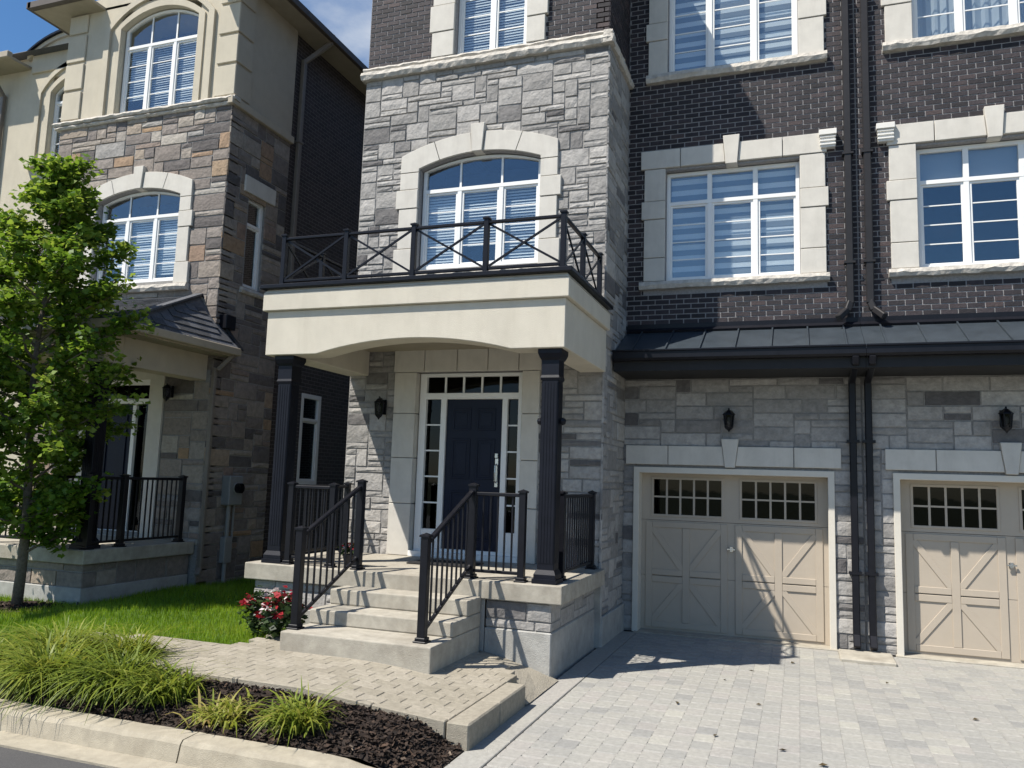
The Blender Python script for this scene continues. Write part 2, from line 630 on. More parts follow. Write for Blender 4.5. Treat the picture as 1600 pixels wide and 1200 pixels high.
def ashlar(root, part, P, u0, u1, w0, w1, inside, m, rnd, cu=0.1, cw=0.09, tall=(1, 1, 2, 2, 3), wide=(2, 6), tintf=None):
    """Random coursed stonework over the wall rectangle, skipping where inside(u, w) holds."""
    nu, nw = max(1, round((u1 - u0) / cu)), max(1, round((w1 - w0) / cw))
    cu, cw = (u1 - u0) / nu, (w1 - w0) / nw
    full = np.zeros((nu, nw), bool)
    for i in range(nu):
        for j in range(nw):
            x, z = u0 + i * cu, w0 + j * cw
            if all(inside(a, b) for a in (x, x + cu) for b in (z, z + cw)):
                full[i, j] = True
    for j in range(nw):
        for i in range(nu):
            if full[i, j]:
                continue
            h = rnd.choice(tall)
            wd = rnd.randint(*wide)
            if h == 1:
                wd = rnd.randint(wide[0] + 1, wide[1] + 1)
            a = 0
            while a < wd and i + a < nu and not full[i + a, j]:
                a += 1
            if i + a < nu and not full[i + a, j] and (i + a + 1 >= nu or full[i + a + 1, j]) and a < wide[1] + 2:
                a += 1
            k = 0
            while k < h and j + k < nw and not full[i:i + a, j + k].any():
                k += 1
            full[i:i + a, j:j + k] = True
            g = 0.005
            V, F = block(P, u0 + i * cu + g, u0 + (i + a) * cu - g, w0 + j * cw + g, w0 + (j + k) * cw - g,
                         rnd.uniform(0.012, 0.027), rnd, 0.006, 0.008)
            t = rnd.random() if tintf is None else tintf(rnd)
            piece(root, 'stone', part, m, V, F, t)


def bricks(root, part, P, u0, u1, w0, w1, holes, rnd, m='brick_dark', bl=0.215, bh=0.077, g=0.0055):
    """Running-bond bricks over the rectangle, cut at the holes."""
    row = 0
    w = w0
    while w < w1 - 0.02:
        t = min(w + bh, w1)
        cut = [(u0, u1)]
        for h in holes:
            if h[2] < (w + t) / 2 < h[3]:
                new = []
                for a, b in cut:
                    if h[1] <= a or h[0] >= b:
                        new.append((a, b))
                    else:
                        if h[0] > a:
                            new.append((a, h[0]))
                        if h[1] < b:
                            new.append((h[1], b))
                cut = new
        for a, b in cut:
            k = math.floor((a - (row % 2) * bl / 2) / bl)
            while True:
                x0 = k * bl + (row % 2) * bl / 2
                x1 = x0 + bl
                k += 1
                if x0 >= b - 0.015:
                    break
                x0, x1 = max(x0, a), min(x1, b)
                if x1 - x0 < 0.03:
                    continue
                V, F = block(P, x0 + g, x1 - g, w + g, t - g, 0.009 + rnd.uniform(-.002, .002), rnd, 0.0012, 0.003, 2, 2)
                piece(root, 'brick', part, m, V, F, rnd.random())
        w += bh
        row += 1


# ------------------------------------------------------------------ windows and surrounds
def window(parent, P, u0, u1, w0, ws, rise=0.0, mull=(), transom=None, rows=4, rec=0.09, blind='zebra', up_cols=None, fw=0.055, lintrows=None, seed=1):
    rnd = random.Random(seed)
    b = MB(P)
    n1, n0 = -rec, -rec - 0.07
    outer = [(u0, w0)] + [(u1, w0)] + arc(u0, u1, ws, rise)[::-1]
    inner = [(u0 + fw, w0 + fw), (u1 - fw, w0 + fw)] + arc(u0 + fw, u1 - fw, ws - (fw if rise == 0 else 0.0), max(rise - fw * .8, 0) if rise else 0)[::-1]
    b.ring(outer, inner, n0, n1)
    ml = [u0 + fw] + list(mull) + [u1 - fw]
    top = transom if transom else ws - fw
    mw = 0.035
    for x in mull:
        b.box(x - mw, x + mw, n0 + .005, n1 - .006, w0 + fw * .8, top)
    if transom:
        b.box(u0 + fw * .8, u1 - fw * .8, n0 + .003, n1 - .003, transom - 0.03, transom + 0.03)
    # sash rings of the lower lites
    sash = 0.032
    lites = []
    for i in range(len(ml) - 1):
        a = ml[i] + (mw if i else 0)
        c = ml[i + 1] - (mw if i < len(ml) - 2 else 0)
        lo, hi = w0 + fw, top - (0.03 if transom else 0)
        lites.append((a, c, lo, hi))
        b.ring([(a, lo), (c, lo), (c, hi), (a, hi)], [(a + sash, lo + sash), (c - sash, lo + sash), (c - sash, hi - sash), (a + sash, hi - sash)], n0 + .01, n1 - .022)
    win = b.build('window', 'white_vinyl', parent, bevel=0.004)
    gn = n0 + .03
    for a, c, lo, hi in lites:
        a, c, lo, hi = a + sash, c - sash, lo + sash, hi - sash
        MB(P).box(a - .005, c + .005, gn - .004, gn, lo - .005, hi + .005).build('pane', 'glass', win)
        for k in range(1, rows):
            z = lo + (hi - lo) * k / rows
            MB(P).box(a, c, gn + .002, gn + .01, z - .008, z + .008).build('muntin', 'white_vinyl', win)
    if transom:
        uc = list(up_cols) if up_cols else list(mull)
        edges = [u0 + fw] + uc + [u1 - fw]
        for i in range(len(edges) - 1):
            a, c = edges[i], edges[i + 1]
            lo = transom + 0.03
            r = max(rise - fw * .8, 0)
            zt = ws - (fw if rise == 0 else 0)
            pts = [(a, lo), (c, lo)]
            for k in range(6, -1, -1):
                x = a + (c - a) * k / 6
                z = arcz(x, u0 + fw, u1 - fw, zt, r)
                if z > lo + .01:
                    pts.append((x, z))
            if len(pts) > 3:
                MB(P).prism(pts, gn - .004, gn).build('pane', 'glass', win)
            if i:
                zz = arcz(a, u0 + fw, u1 - fw, zt, r)
                w_ = .035 if rise == 0 else .016
                MB(P).box(a - w_, a + w_, gn + .002, gn + (.012 if rise else .035), lo, zz).build('muntin', 'white_vinyl', win)
    # what hangs behind the glass
    bn = gn - .07
    if blind:
        for a, c, lo, hi in lites + ([(u0 + fw, u1 - fw, transom + .03, ws + rise * .3)] if transom and blind in ('zebra', 'half') else []):
            bl = MB(P)
            if blind == 'zebra':
                z = hi - .01
                k = 0
                ph = rnd.uniform(0, .04)
                while z > lo:
                    st = 0.085 - (ph if k == 0 else 0)
                    zl = max(z - st, lo)
                    bl.box(a, c, bn - (.006 if k % 2 else 0), bn + .004 - (.006 if k % 2 else 0), zl, z, 1.0 if k % 2 else 0.33)
                    z = zl - .0005
                    k += 1
                bl.build('blind', 'blind', win)
            elif blind == 'half':
                if lo >= (transom or 99) - .1:
                    bl.box(a, c, bn, bn + .004, lo, hi, .45)
                    bl.build('blind', 'blind', win)
            elif blind == 'slats':
                z = hi
                drop = lo + (rnd.choice((0, 0, .12, .3)) if hi - lo > .6 else 0)
                sl_ = rnd.uniform(.010, .024)
                while z > drop:
                    bl.add([(a, bn, z + rnd.uniform(-.003, .003)), (c, bn, z), (c, bn + sl_, z - .036), (a, bn + sl_, z - .036)], [(0, 1, 2, 3)], rnd.uniform(.8, 1))
                    z -= .045
                bl.build('blind', 'blind', win, fix=False)
            elif blind == 'curtain':
                k = 14
                pts, F = [], []
                side = rnd.random() < .5
                for i in range(k + 1):
                    x = a + (c - a) * i / k
                    pts += [(x, bn - .03 + .022 * math.sin(i * 1.9), lo), (x, bn - .03 + .022 * math.sin(i * 1.9), hi)]
                F = [(2 * i, 2 * i + 2, 2 * i + 3, 2 * i + 1) for i in range(k)]
                bl.add(pts, F, .62)
                bl.build('curtain', 'blind', win, fix=False)
    MB(P).box(u0 - .05, u1 + .05, -1.0, -.97, w0 - .1, ws + rise + .1).build('room_shade_panel', 'room_shade', win)  # dark sheet added behind the glass, its colour stands for the room's shade
    return win


def poly_block(P, poly, n0, n1, m, parent, name='surround_block', bevel=0.006):
    return MB(P).prism(poly, n0, n1).build(name, m, parent, bevel=bevel)


def rect(a, c, lo, hi):
    return [(a, lo), (c, lo), (c, hi), (a, hi)]


G = .005
# (the scene follows)


def surround_arch(root, P, u0, u1, w0, jt, ws, rise, o0, o1, ows, orise, joints, keyc, cuts, m='cast_stone', sill=None, keytop=None, rough_sill=True):
    """Cast-stone dressing of an arched opening: jamb blocks, arch blocks, keystone, sill."""
    b = MB(P)
    k = 14
    outer = [(o0 + .02, w0), (o1 - .02, w0)] + arc(o0 + .02, o1 - .02, ows - .02, orise, k)[::-1]
    inner = [(u0 + .004, w0 + .004), (u1 - .004, w0 + .004)] + arc(u0 + .004, u1 - .004, ws - .004, rise, k)[::-1]
    b.ring(outer, inner, -.12, .015)
    part = b.build('window_surround', 'mortar_light', root)
    for (lo, hi, wide) in joints:
        e = .055 if wide else 0
        for s in (0, 1):
            a, c = (o0 - e, u0) if s == 0 else (u1, o1 + e)
            poly_block(P, rect(a, c, lo + G, hi - G), -.11, .05 + (.008 if wide else 0), m, part)
    kt = keytop or (ows + orise + .1)
    hw_t, hw_b = .118, .085
    # arch blocks between the cuts
    us_o = [o0] + [c for c in cuts if c < keyc] + [keyc - hw_t]
    us_o2 = [keyc + hw_t] + [c for c in cuts if c > keyc] + [o1]

    def inner_u(x):
        if x <= o0:
            return u0
        if x >= o1:
            return u1
        if abs(x - keyc) < hw_t + .01:
            return keyc + (hw_b if x > keyc else -hw_b)
        return min(max(keyc + (x - keyc) * 0.86, u0), u1)
    for seq in (us_o, us_o2):
        for a, c in zip(seq, seq[1:]):
            ga, gc = a + G, c - G
            top = [(ga + (gc - ga) * i / 6, arcz(ga + (gc - ga) * i / 6, o0, o1, ows, orise)) for i in range(7)]
            ia, ic = inner_u(a) + (G if a > o0 else 0), inner_u(c) - (G if c < o1 else 0)
            bot = [(ia + (ic - ia) * i / 6, arcz(ia + (ic - ia) * i / 6, u0, u1, ws, rise)) for i in range(7)]
            if a == o0:
                pl = [(a, jt + G)] + top + bot[::-1] + [(u0, jt + G)]
            elif c == o1:
                pl = top + [(c, jt + G), (u1, jt + G)] + bot[::-1]
            else:
                pl = top + bot[::-1]
            poly_block(P, pl, -.11, .052, m, part, bevel=.004)
    zb = arcz(keyc, u0, u1, ws, rise)
    poly_block(P, [(keyc - hw_b + G, zb - .012), (keyc + hw_b - G, zb - .012), (keyc + hw_t - G, kt), (keyc - hw_t + G, kt)], -.11, .085, m, part, 'keystone')
    if sill:
        rough_bar(P, sill, part)
    return part


def rough_bar(P, r, parent, n1=.11, name='sill', seed=3, m='cast_stone_rough', n0=-.14, step=.09):
    """A rock-faced sill or string course: (u0, u1, w0, w1)."""
    rnd = random.Random(seed)
    u0, u1, w0, w1 = r
    k = max(3, int((u1 - u0) / step))
    pts, F = [], []
    for i in range(k + 1):
        u = u0 + (u1 - u0) * i / k
        e = rnd.uniform(-.014, .008)
        q = rnd.uniform(-.01, .01)
        pts += [(u, n0, w0), (u, n1 - .025 + e, w0 + rnd.uniform(0, .012)), (u, n1 + e + rnd.uniform(-.008, .008), w0 + (w1 - w0) * .5 + q),
                (u, n1 - .02 + e, w1 - .004), (u, n0, w1)]
    for i in range(k):
        for j in range(5):
            a, b_ = i * 5 + j, i * 5 + (j + 1) % 5
            F.append((a, a + 5, b_ + 5, b_))
    F += [tuple(range(5)), tuple(range(k * 5, k * 5 + 5))[::-1]]
    return MB(P).add(pts, F).build(name, m, parent)


def surround_rect(root, P, u0, u1, w0, w1, o0, o1, joints, lintel=None, key=None, sill=None, caps=(), m='cast_stone'):
    b = MB(P)
    b.ring([(o0 + .02, w0), (o1 - .02, w0), (o1 - .02, w1 + .03), (o0 + .02, w1 + .03)],
           [(u0 + .004, w0 + .004), (u1 - .004, w0 + .004), (u1 - .004, w1 - .004), (u0 + .004, w1 - .004)], -.12, .015)
    part = b.build('window_surround', 'mortar_light', root)
    for lo, hi, wide in joints:
        e = .04 if wide else 0
        for a, c in ((o0 - e, u0), (u1, o1 + e)):
            poly_block(P, rect(a, c, lo + G, hi - G), -.11, .05 + (.01 if wide else 0), m, part)
    if lintel:
        a, c, lo, hi, cuts = lintel
        kx, kt, kb, klo, khi = key
        seq = sorted([a] + [x for x in cuts] + [c])
        for p, q in zip(seq, seq[1:]):
            pl = rect(p + G, q - G, lo, hi)
            if p < kx < q:
                f = lambda z: kb + (kt - kb) * (z - klo) / (khi - klo)
                poly_block(P, [(p + G, lo), (kx - f(lo) - G, lo), (kx - f(hi) - G, hi), (p + G, hi)], -.11, .06, m, part)
                poly_block(P, [(kx + f(lo) + G, lo), (q - G, lo), (q - G, hi), (kx + f(hi) + G, hi)], -.11, .06, m, part)
            else:
                poly_block(P, pl, -.11, .06, m, part)
        poly_block(P, [(kx - kb, klo), (kx + kb, klo), (kx + kt, khi), (kx - kt, khi)], -.11, .095, m, part, 'keystone')
    for a, c, lo, hi in caps:
        q = MB(P)
        q.box(a, c, 0, .10, lo, hi)
        q.box(a - .02, c + .02, 0, .13, hi - .07, hi + .012)
        for i in range(3):
            z = lo + .03 + i * .055
            q.box(a - .008, c + .008, 0, .115, z, z + .025)
        q.build('corbel', 'white_ornament', part, bevel=.005)
    if sill:
        rough_bar(P, sill, part, seed=int(u0 * 10))
    return part


# ================================================================== GROUND
def struct(name, b, m, bevel=0.0):
    return tag(b.build(name, m, None, bevel=bevel), kind='structure')


struct('ground', MB().box(-400, 400, -400, 400, -1.6, -1.14), 'ground_earth')
struct('road', MB().box(-200, 200, -13.2, -5.62, -1.3, -1.075), 'asphalt')
far = MB().box(-200, 200, -30, -13.45, -1.3, -0.95)
struct('pavement', far, 'concrete_grey')
DZ = -1.0
# driveway: bedding sheet and herringbone pavers
dw = struct('driveway', MB().box(3.93, 12.6, -5.62, 1.9, -1.2, DZ - .024), 'sand_joint')
rp_ = random.Random(5)


def paver(root, x0, x1, y0, y1, z, tint, m='paver', name='paver', dz=.004, ch=.006, bot=-.06, zf=False, chx=None):
    chx = ch if chx is None else chx
    e = [z + rp_.uniform(-dz, dz) * .6 for _ in range(4)]
    V = [(x0, y0, z + bot), (x1, y0, z + bot), (x1, y1, z + bot), (x0, y1, z + bot),
         (x0, y0, z - ch), (x1, y0, z - ch), (x1, y1, z - ch), (x0, y1, z - ch),
         (x0 + chx, y0 + ch, e[0]), (x1 - chx, y0 + ch, e[1]), (x1 - chx, y1 - ch, e[2]), (x0 + chx, y1 - ch, e[3])]
    if zf:
        V = [(a, c, e_ + pzx(a) - PZ) for a, c, e_ in V]
    F = [[8, 9, 10, 11]]
    for i in range(4):
        j = (i + 1) % 4
        F += [[i, j, j + 4, i + 4], [i + 4, j + 4, j + 8, i + 8]]
    piece(root, name, root, m, V, F, tint)


pwx, ply = .170, .215
X0, X1, Y0, Y1 = 4.22, 12.4, -5.3, 1.30
for i in range(int((X1 - X0) / pwx)):
    x = X0 + i * pwx
    y = Y0 - (.5 if i % 2 else .0) * ply - rp_.uniform(0, .03)
    while y < Y1 - .02:
        a, c = max(y, Y0), min(y + ply, Y1)
        if c - a > .03:
            paver(dw, x + .0002, x + pwx - .0002, a + .006, c - .006, DZ, min(max(rp_.gauss(.5, .24), 0), 1), ch=.012, chx=.0008, dz=.0015)
        y += ply
# pale edging band along the porch side of the driveway
y = -5.3
while y < 1.28:
    l_ = 1.2
    paver(dw, 3.955, 4.205, y + .004, min(y + l_, 1.30) - .004, DZ + .002, rp_.uniform(.55, 1), 'paver', 'edging_stone')
    y += l_
for x in (4.22, 7.68):
    b = MB().box(x - .06, x + 2.7 + .0, 1.31, 1.62, -1.2, DZ + .012)
    o = b.build('threshold', 'concrete', dw, bevel=.006)

# kerb with its gutter
kb = struct('gutter_strip', MB().box(-60, 60, -5.70, -5.44, -1.3, -1.058), 'kerb_concrete')
x = -30.0
segs = [(-9.0, -5.8), (-5.8, -2.9), (-2.9, -.35), (-.35, 2.05), (2.05, 4.1)]
kr = None
for a, c in segs:
    b = MB(((0, 0, 0), (1, 0, 0), (0, 1, 0)))
    k = 14
    pts, F = [], []
    for i in range(k + 1):
        u = a + .006 + (c - a - .012) * i / k
        d = random.uniform(-.004, .004)
        t = 0.0 if c < 4 else max(0, (u - 3.3) / .8)      # dropped towards the driveway
        pts += [(u, -5.24, -1.25), (u, -5.47 + d, -1.25), (u, -5.465 + d, -1.06), (u, -5.435 + d, -.935 - .09 * t + d), (u, -5.41, -.905 - .11 * t), (u, -5.24, -.895 - .11 * t + d)]
    for i in range(k):
        for j in range(6):
            p, q = i * 6 + j, i * 6 + (j + 1) % 6
            F.append((p, q, q + 6, p + 6))
    F += [tuple(range(6)), tuple(range(k * 6, k * 6 + 6))[::-1]]
    b.add(pts, F)
    if kr is None:
        kr = struct('kerb', b, 'kerb_concrete')
    else:
        b.build('kerb_segment', 'kerb_concrete', kr)


def gz(x, y):
    """Height of the front garden."""
    t = min(max((y + 5.25) / 1.6, 0), 1)
    z = -.905 + .175 * t * t * (3 - 2 * t)
    z += .015 * math.sin(x * 1.7 + y) + .01 * math.sin(y * 3.1 - x)
    if x > .6 and y < -4.2:
        q = min(max((y + 5.25) / .62, 0), 1)
        k = min(max((x - .6) / .5, 0), 1)
        e_ = min(max((x - 2.3) / 1.5, 0), 1)
        z = z * (1 - k) + k * (-.905 + (.145 - .09 * e_) * q * q * (3 - 2 * q) + .012 * math.sin(x * 4) * math.sin(y * 7))
    if x > 3.45 and y < -4.2:
        q = min((x - 3.45) / .5, 1)
        z -= .15 * q * q * (3 - 2 * q)
    if x < -2.2:
        z -= .03
    return z


def sheet(name, m, x0, x1, y0, y1, dz=0.0, step=.2, cond=None):
    b = MB()
    nx, ny = int((x1 - x0) / step) + 1, int((y1 - y0) / step) + 1
    xs, ys = np.linspace(x0, x1, nx), np.linspace(y0, y1, ny)
    P_ = [(float(a), float(c), gz(a, c) + dz) for c in ys for a in xs]
    F = [(j * nx + i, j * nx + i + 1, j * nx + nx + i + 1, j * nx + nx + i) for j in range(ny - 1) for i in range(nx - 1)]
    b.add(P_, F)
    return struct(name, b, m)


sheet('lawn', 'lawn_soil', -14, 1.42, -5.24, 11.0, -.01)
sheet('planting_bed', 'soil', -3.2, 3.95, -5.24, -4.43, .006, .12)

# the front path, raised on a row of coping stones
pth = [(-.9, -4.39), (3.95, -4.39), (3.95, -3.05), (3.74, -2.92), (3.2, -2.06), (.9, -2.06), (.9, -3.30), (-.9, -3.50)]
PZ = -.69


def pzx(x):
    q = min(max((x - 2.3) / 1.5, 0), 1)
    return PZ - .11 * q * q * (3 - 2 * q)


path = struct('front_path', MB().slab(pth, -1.05, -.85), 'sand_joint')


def in_poly(p, poly):
    x, y = p
    c = False
    for i in range(len(poly)):
        (x1, y1), (x2, y2) = poly[i], poly[i - 1]
        if (y1 > y) != (y2 > y) and x < (x2 - x1) * (y - y1) / (y2 - y1) + x1:
            c = not c
    return c


pw, ph_ = .225, .15
for j in range(18):
    for i in range(-6, 24):
        x0, y0 = -.9 + i * pw + (j % 2) * pw / 2, -4.385 + j * ph_
        x1 = min(x0 + pw, 3.785)
        x0 = max(x0, -.9)
        if x1 - x0 < .05:
            continue
        c = [(x0 + .02, y0 + .02), (x1 - .02, y0 + .02), (x1 - .02, y0 + ph_ - .02), (x0 + .02, y0 + ph_ - .02)]
        if sum(in_poly(q, pth) for q in c) >= 2 and not (1.42 < x0 + pw / 2 < 3.0 and y0 > -3.30):
            paver(path, x0 + .002, x1 - .002, y0 + .002, y0 + ph_ - .002, PZ, rp_.random(), 'paver_path', 'paver', .003, .005, -.2, zf=True)
for a, c in ((-4.46, -3.76), (-3.75, -3.06)):
    MB().box(3.79, 3.985, a, c, -1.05, -.798).build('coping_stone', 'paver_path', path, bevel=.012)
for k in range(7):
    a, c = -.9 + k * .669, -.9 + k * .669 + .663
    b = MB()
    za, zc = pzx(a) + .003, pzx(c) + .003
    b.add([(a, -4.46, -1.05), (c, -4.46, -1.05), (c, -4.388, -1.05), (a, -4.388, -1.05), (a, -4.46, za), (c, -4.46, zc), (c, -4.388, zc), (a, -4.388, za)],
          [(0, 3, 2, 1), (4, 5, 6, 7), (0, 1, 5, 4), (1, 2, 6, 5), (2, 3, 7, 6), (3, 0, 4, 7)])
    b.build('coping_stone', 'paver_path', path, bevel=.008)
# sloping strip between path and driveway
sl = MB()
e_in = [(3.06, -1.99), (3.16, -2.12), (3.4, -2.5), (3.6, -2.8), (3.78, -3.07)]
e_out = [(4.0, -1.99), (4.0, -2.2), (4.0, -2.5), (4.0, -2.85), (4.0, -3.07)]
pts = []
for (a, b_), (c, d) in zip(e_in, e_out):
    for k in range(7):
        t = k / 6
        z_ = pzx(a) - .012
        pts.append((a + (c - a) * t, b_ + (d - b_) * t, z_ + (-.985 - z_) * t ** 1.3 + random.uniform(-.005, .005)))
sl.add(pts, [(i * 7 + k, i * 7 + k + 1, i * 7 + k + 8, i * 7 + k + 7) for i in range(4) for k in range(6)])
tag(sl.build('gravel_strip', 'gravel', None), kind='structure')

# ================================================================== MAIN HOUSE
def stone_tint(r):
    q = r.random()
    return r.uniform(.0, .2) if q < .08 else r.uniform(.3, .85) if q < .9 else r.uniform(.8, 1)


HA = thing('townhouse', (3.6, 0.7, -1.0), 'grey stone and dark brick townhouse with the navy door and canopied porch', 'house')
HB = thing('townhouse', (9.9, 1.6, -1.0), 'dark brick townhouse at the right edge, right of the twin downspouts', 'house')
BAY, BRK, GAR = FRONT(0.03), FRONT(1.43), FRONT(1.41)
BSD = RIGHT(3.955)
rnA = random.Random(11)

# --- bay front wall: stone below the cornice, brick above
bay_holes = [(1.03, 2.98, 4.22, 5.97), (1.15, 2.81, .06, 2.67)]
wA = wall_sheet('stone_wall', BAY, 0.0, 3.957, -1.0, 7.37, bay_holes, 'mortar_stone', HA, .25)


def in_arch_surround(u, w):
    if .74 < u < 3.22 and 4.1 < w < arcz(u, .72, 3.24, 6.01, .26):
        return True
    if .80 < u < 3.06 and -.2 < w < 3.0:
        return True
    if 0 < u < 4.0 and 2.72 < w < 3.4 and False:
        return True
    return w < -.25 and u < 4.0


ashlar(HA, wA, BAY, 0.0, 3.975, -.25, 7.36, in_arch_surround, 'stone_grey', rnA, .095, .088, (1, 1, 1, 2, 2, 3), (2, 5), tintf=stone_tint)
# bay right flank
wS = wall_sheet('side_wall', RIGHT(3.96), 0.026, 1.5, -1.0, 7.37, [], 'mortar_stone', HA, .2)
ashlar(HA, wS, BSD, 0.0, 1.42, -.62, 7.36, lambda u, w: False, 'stone_grey', rnA, .1, .088, tintf=stone_tint)
MB(BSD).box(.0, 1.42, -.05, .05, -1.02, -.62).build('plinth', 'concrete_grey', wS, bevel=.01)
MB(FRONT(0.0)).box(3.84, 3.99, -.03, .03, -1.02, -.2).build('plinth', 'concrete_grey', wS, bevel=.01)
# cornice
cor = rough_bar(FRONT(0.0), (-.06, 4.03, 7.36, 7.49), HA, .075, 'cornice', 5, n0=-.1)
rough_bar(FRONT(0.0), (-.04, 4.01, 7.49, 7.57), HA, .045, 'cornice', 6, n0=-.1)
rough_bar(RIGHT(3.98), (-.07, 1.44, 7.36, 7.49), HA, .06, 'cornice', 7, n0=-.1)
rough_bar(RIGHT(3.98), (-.04, 1.44, 7.49, 7.57), HA, .03, 'cornice', 8, n0=-.1)
# brick storey over the cornice
w3 = wall_sheet('brick_wall', FRONT(.03), 0.02, 3.95, 7.57, 9.95, [(1.50, 2.72, 7.58, 9.25)], 'mortar_light', HA, .25)
bricks(HA, w3, FRONT(.03), 0.02, 3.95, 7.57, 9.2, [(1.16, 2.98, 7.5, 9.6)], rnA)
w3s = wall_sheet('brick_wall', RIGHT(3.95), 0.03, 1.5, 7.57, 9.95, [], 'mortar_light', HA, .2)
bricks(HA, w3s, RIGHT(3.95), 0.02, 1.42, 7.57, 9.2, [], rnA)
window(HA, FRONT(.02), 1.53, 2.69, 7.57, 9.2, mull=(2.12,), rows=5, blind='slats', seed=4)
surround_rect(HA, FRONT(.02), 1.52, 2.70, 7.56, 9.22, 1.15, 2.99, [(7.57, 7.98, 0), (7.98, 8.42, 1), (8.42, 8.86, 0), (8.86, 9.3, 1)])

# --- arched window of the bay
window(HA, BAY, 1.05, 2.96, 4.24, 5.79, .17, mull=(1.66, 2.33), transom=5.47, rows=4, blind='slats', up_cols=(1.66, 2.33), seed=2)
surround_arch(HA, BAY, 1.03, 2.98, 4.16, 5.75, 5.80, .18, .72, 3.24, 6.02, .26,
              [(4.17, 4.55, 1), (4.55, 5.18, 0), (5.18, 5.48, 1), (5.48, 5.75, 0)], 1.985, (1.27, 2.69), keytop=6.40, sill=(.66, 3.30, 4.06, 4.17))

# --- front door
DR = FRONT(.02)
sd = MB(DR).ring(rect(.84, 3.02, .0, 2.97), rect(1.15, 2.81, .004, 2.66), -.14, .015).build('door_surround', 'mortar_light', HA)
for lo, hi in ((.0, .74), (.74, 1.40), (1.40, 2.05), (2.05, 2.66)):
    for a, c in ((.80, 1.154), (2.806, 3.06)):
        poly_block(DR, rect(a, c, lo + G, hi - G), -.13, .05, 'cast_stone', sd)
hs = [.78, 1.28, 1.80, 2.28, 2.75, 3.08]
for a, c in zip(hs, hs[1:]):
    poly_block(DR, rect(a + G, c - G, 2.663, 3.0), -.13, .056, 'cast_stone', sd)
d = MB(DR)
d.ring(rect(1.17, 2.79, .07, 2.65), rect(1.275, 2.715, .12, 2.60), -.17, -.07)
for a, c in ((1.515, 1.60), (2.475, 2.555)):
    d.box(a, c, -.165, -.075, .12, 2.31)
d.box(1.27, 2.72, -.168, -.072, 2.27, 2.36)
d.box(1.27, 1.52, -.15, -.085, .12, .39)
d.box(2.55, 2.72, -.15, -.085, .12, .39)
d.box(1.15, 2.81, -.2, .06, .0, .075)
door = d.build('door', 'white_vinyl', HA, bevel=.004)
lf = MB(DR).box(1.602, 2.473, -.16, -.11, .10, 2.268).build('door_leaf', 'door_navy', door, bevel=.004)
pn = MB(DR)
for a, c in ((1.70, 1.99), (2.08, 2.37)):
    for lo, hi in ((.26, .95), (1.12, 1.70), (1.82, 2.14)):
        pn.ring(rect(a, c, lo, hi), rect(a + .03, c - .03, lo + .03, hi - .03), -.111, -.098)
        pn.box(a + .06, c - .06, -.111, -.102, lo + .06, hi - .06)
pn.build('door_panel', 'door_navy', door, bevel=.006)
h = MB(DR)
h.box(2.385, 2.43, -.11, -.098, 1.02, 1.42)
h.tube([(2.407, -.10, 1.08), (2.407, -.045, 1.10), (2.407, -.04, 1.22), (2.407, -.045, 1.32), (2.407, -.10, 1.34)], .012, 8)
h.lathe((2.407, -.085, 1.46), [(.0, -.03), (.03, -.03), (.03, .03), (.0, .03)], 10)
h.build('door_handle', 'steel', door)
for k in range(5):
    a, c = 1.275 + k * .288, 1.275 + (k + 1) * .288
    MB(DR).box(a, c, -.135, -.131, 2.35, 2.61).build('pane', 'glass_dark', door)
    if k:
        MB(DR).box(a - .014, a + .014, -.14, -.11, 2.35, 2.61).build('muntin', 'white_vinyl', door)
for a, c in ((1.275, 1.515), (2.555, 2.715)):
    for k in range(5):
        lo, hi = .39 + k * .376, .39 + (k + 1) * .376
        MB(DR).box(a, c, -.135, -.131, lo, hi).build('pane', 'glass_dark', door)
        if k:
            MB(DR).box(a, c, -.14, -.112, lo - .011, lo + .011).build('muntin', 'white_vinyl', door)
MB(DR).box(1.1, 2.9, -1.2, -1.17, 0, 2.7).build('hall_shade_panel', 'room_shade', door)  # dark backing sheet, painted as the shade of the hall

# --- canopy over the porch, with its arched front
k = 16
FB = 2.62
ar = arc(.74, 3.34, FB, .165, k)
cn = MB(FRONT(0.0))
front = [(-.02, FB)] + ar + [(3.99, FB), (3.99, 3.19), (-.02, 3.19)]
cn.prism(front, 1.68, 2.03)
cn.box(-.02, .34, .0, 1.679, FB, 3.19)
cn.box(3.63, 3.99, .0, 1.679, FB, 3.19)
can = cn.build('canopy', 'stucco', HA, bevel=.008)
MB(FRONT(0.0)).box(-.07, 4.04, -.0, 2.08, 3.192, 3.42).build('canopy_band', 'stucco', can, bevel=.008)
q = MB(FRONT(0.0))
q.add([(-.07, 0, 3.422), (4.04, 0, 3.422), (4.04, 2.08, 3.422), (-.07, 2.08, 3.422), (-.03, 0, 3.475), (4.0, 0, 3.475), (4.0, 2.04, 3.475), (-.03, 2.04, 3.475)],
      [(0, 3, 2, 1), (4, 5, 6, 7), (0, 1, 5, 4), (1, 2, 6, 5), (2, 3, 7, 6), (3, 0, 4, 7)])
q.build('canopy_coping', 'stucco', can)
MB(FRONT(0.0)).box(-.11, 4.08, -.0, 2.12, 3.477, 3.53).build('flashing', 'black_metal', can, bevel=.006)
MB(FRONT(0.0)).box(.34, 3.63, .0, 1.68, 2.98, 3.05).build('ceiling', 'soffit_beige', can)


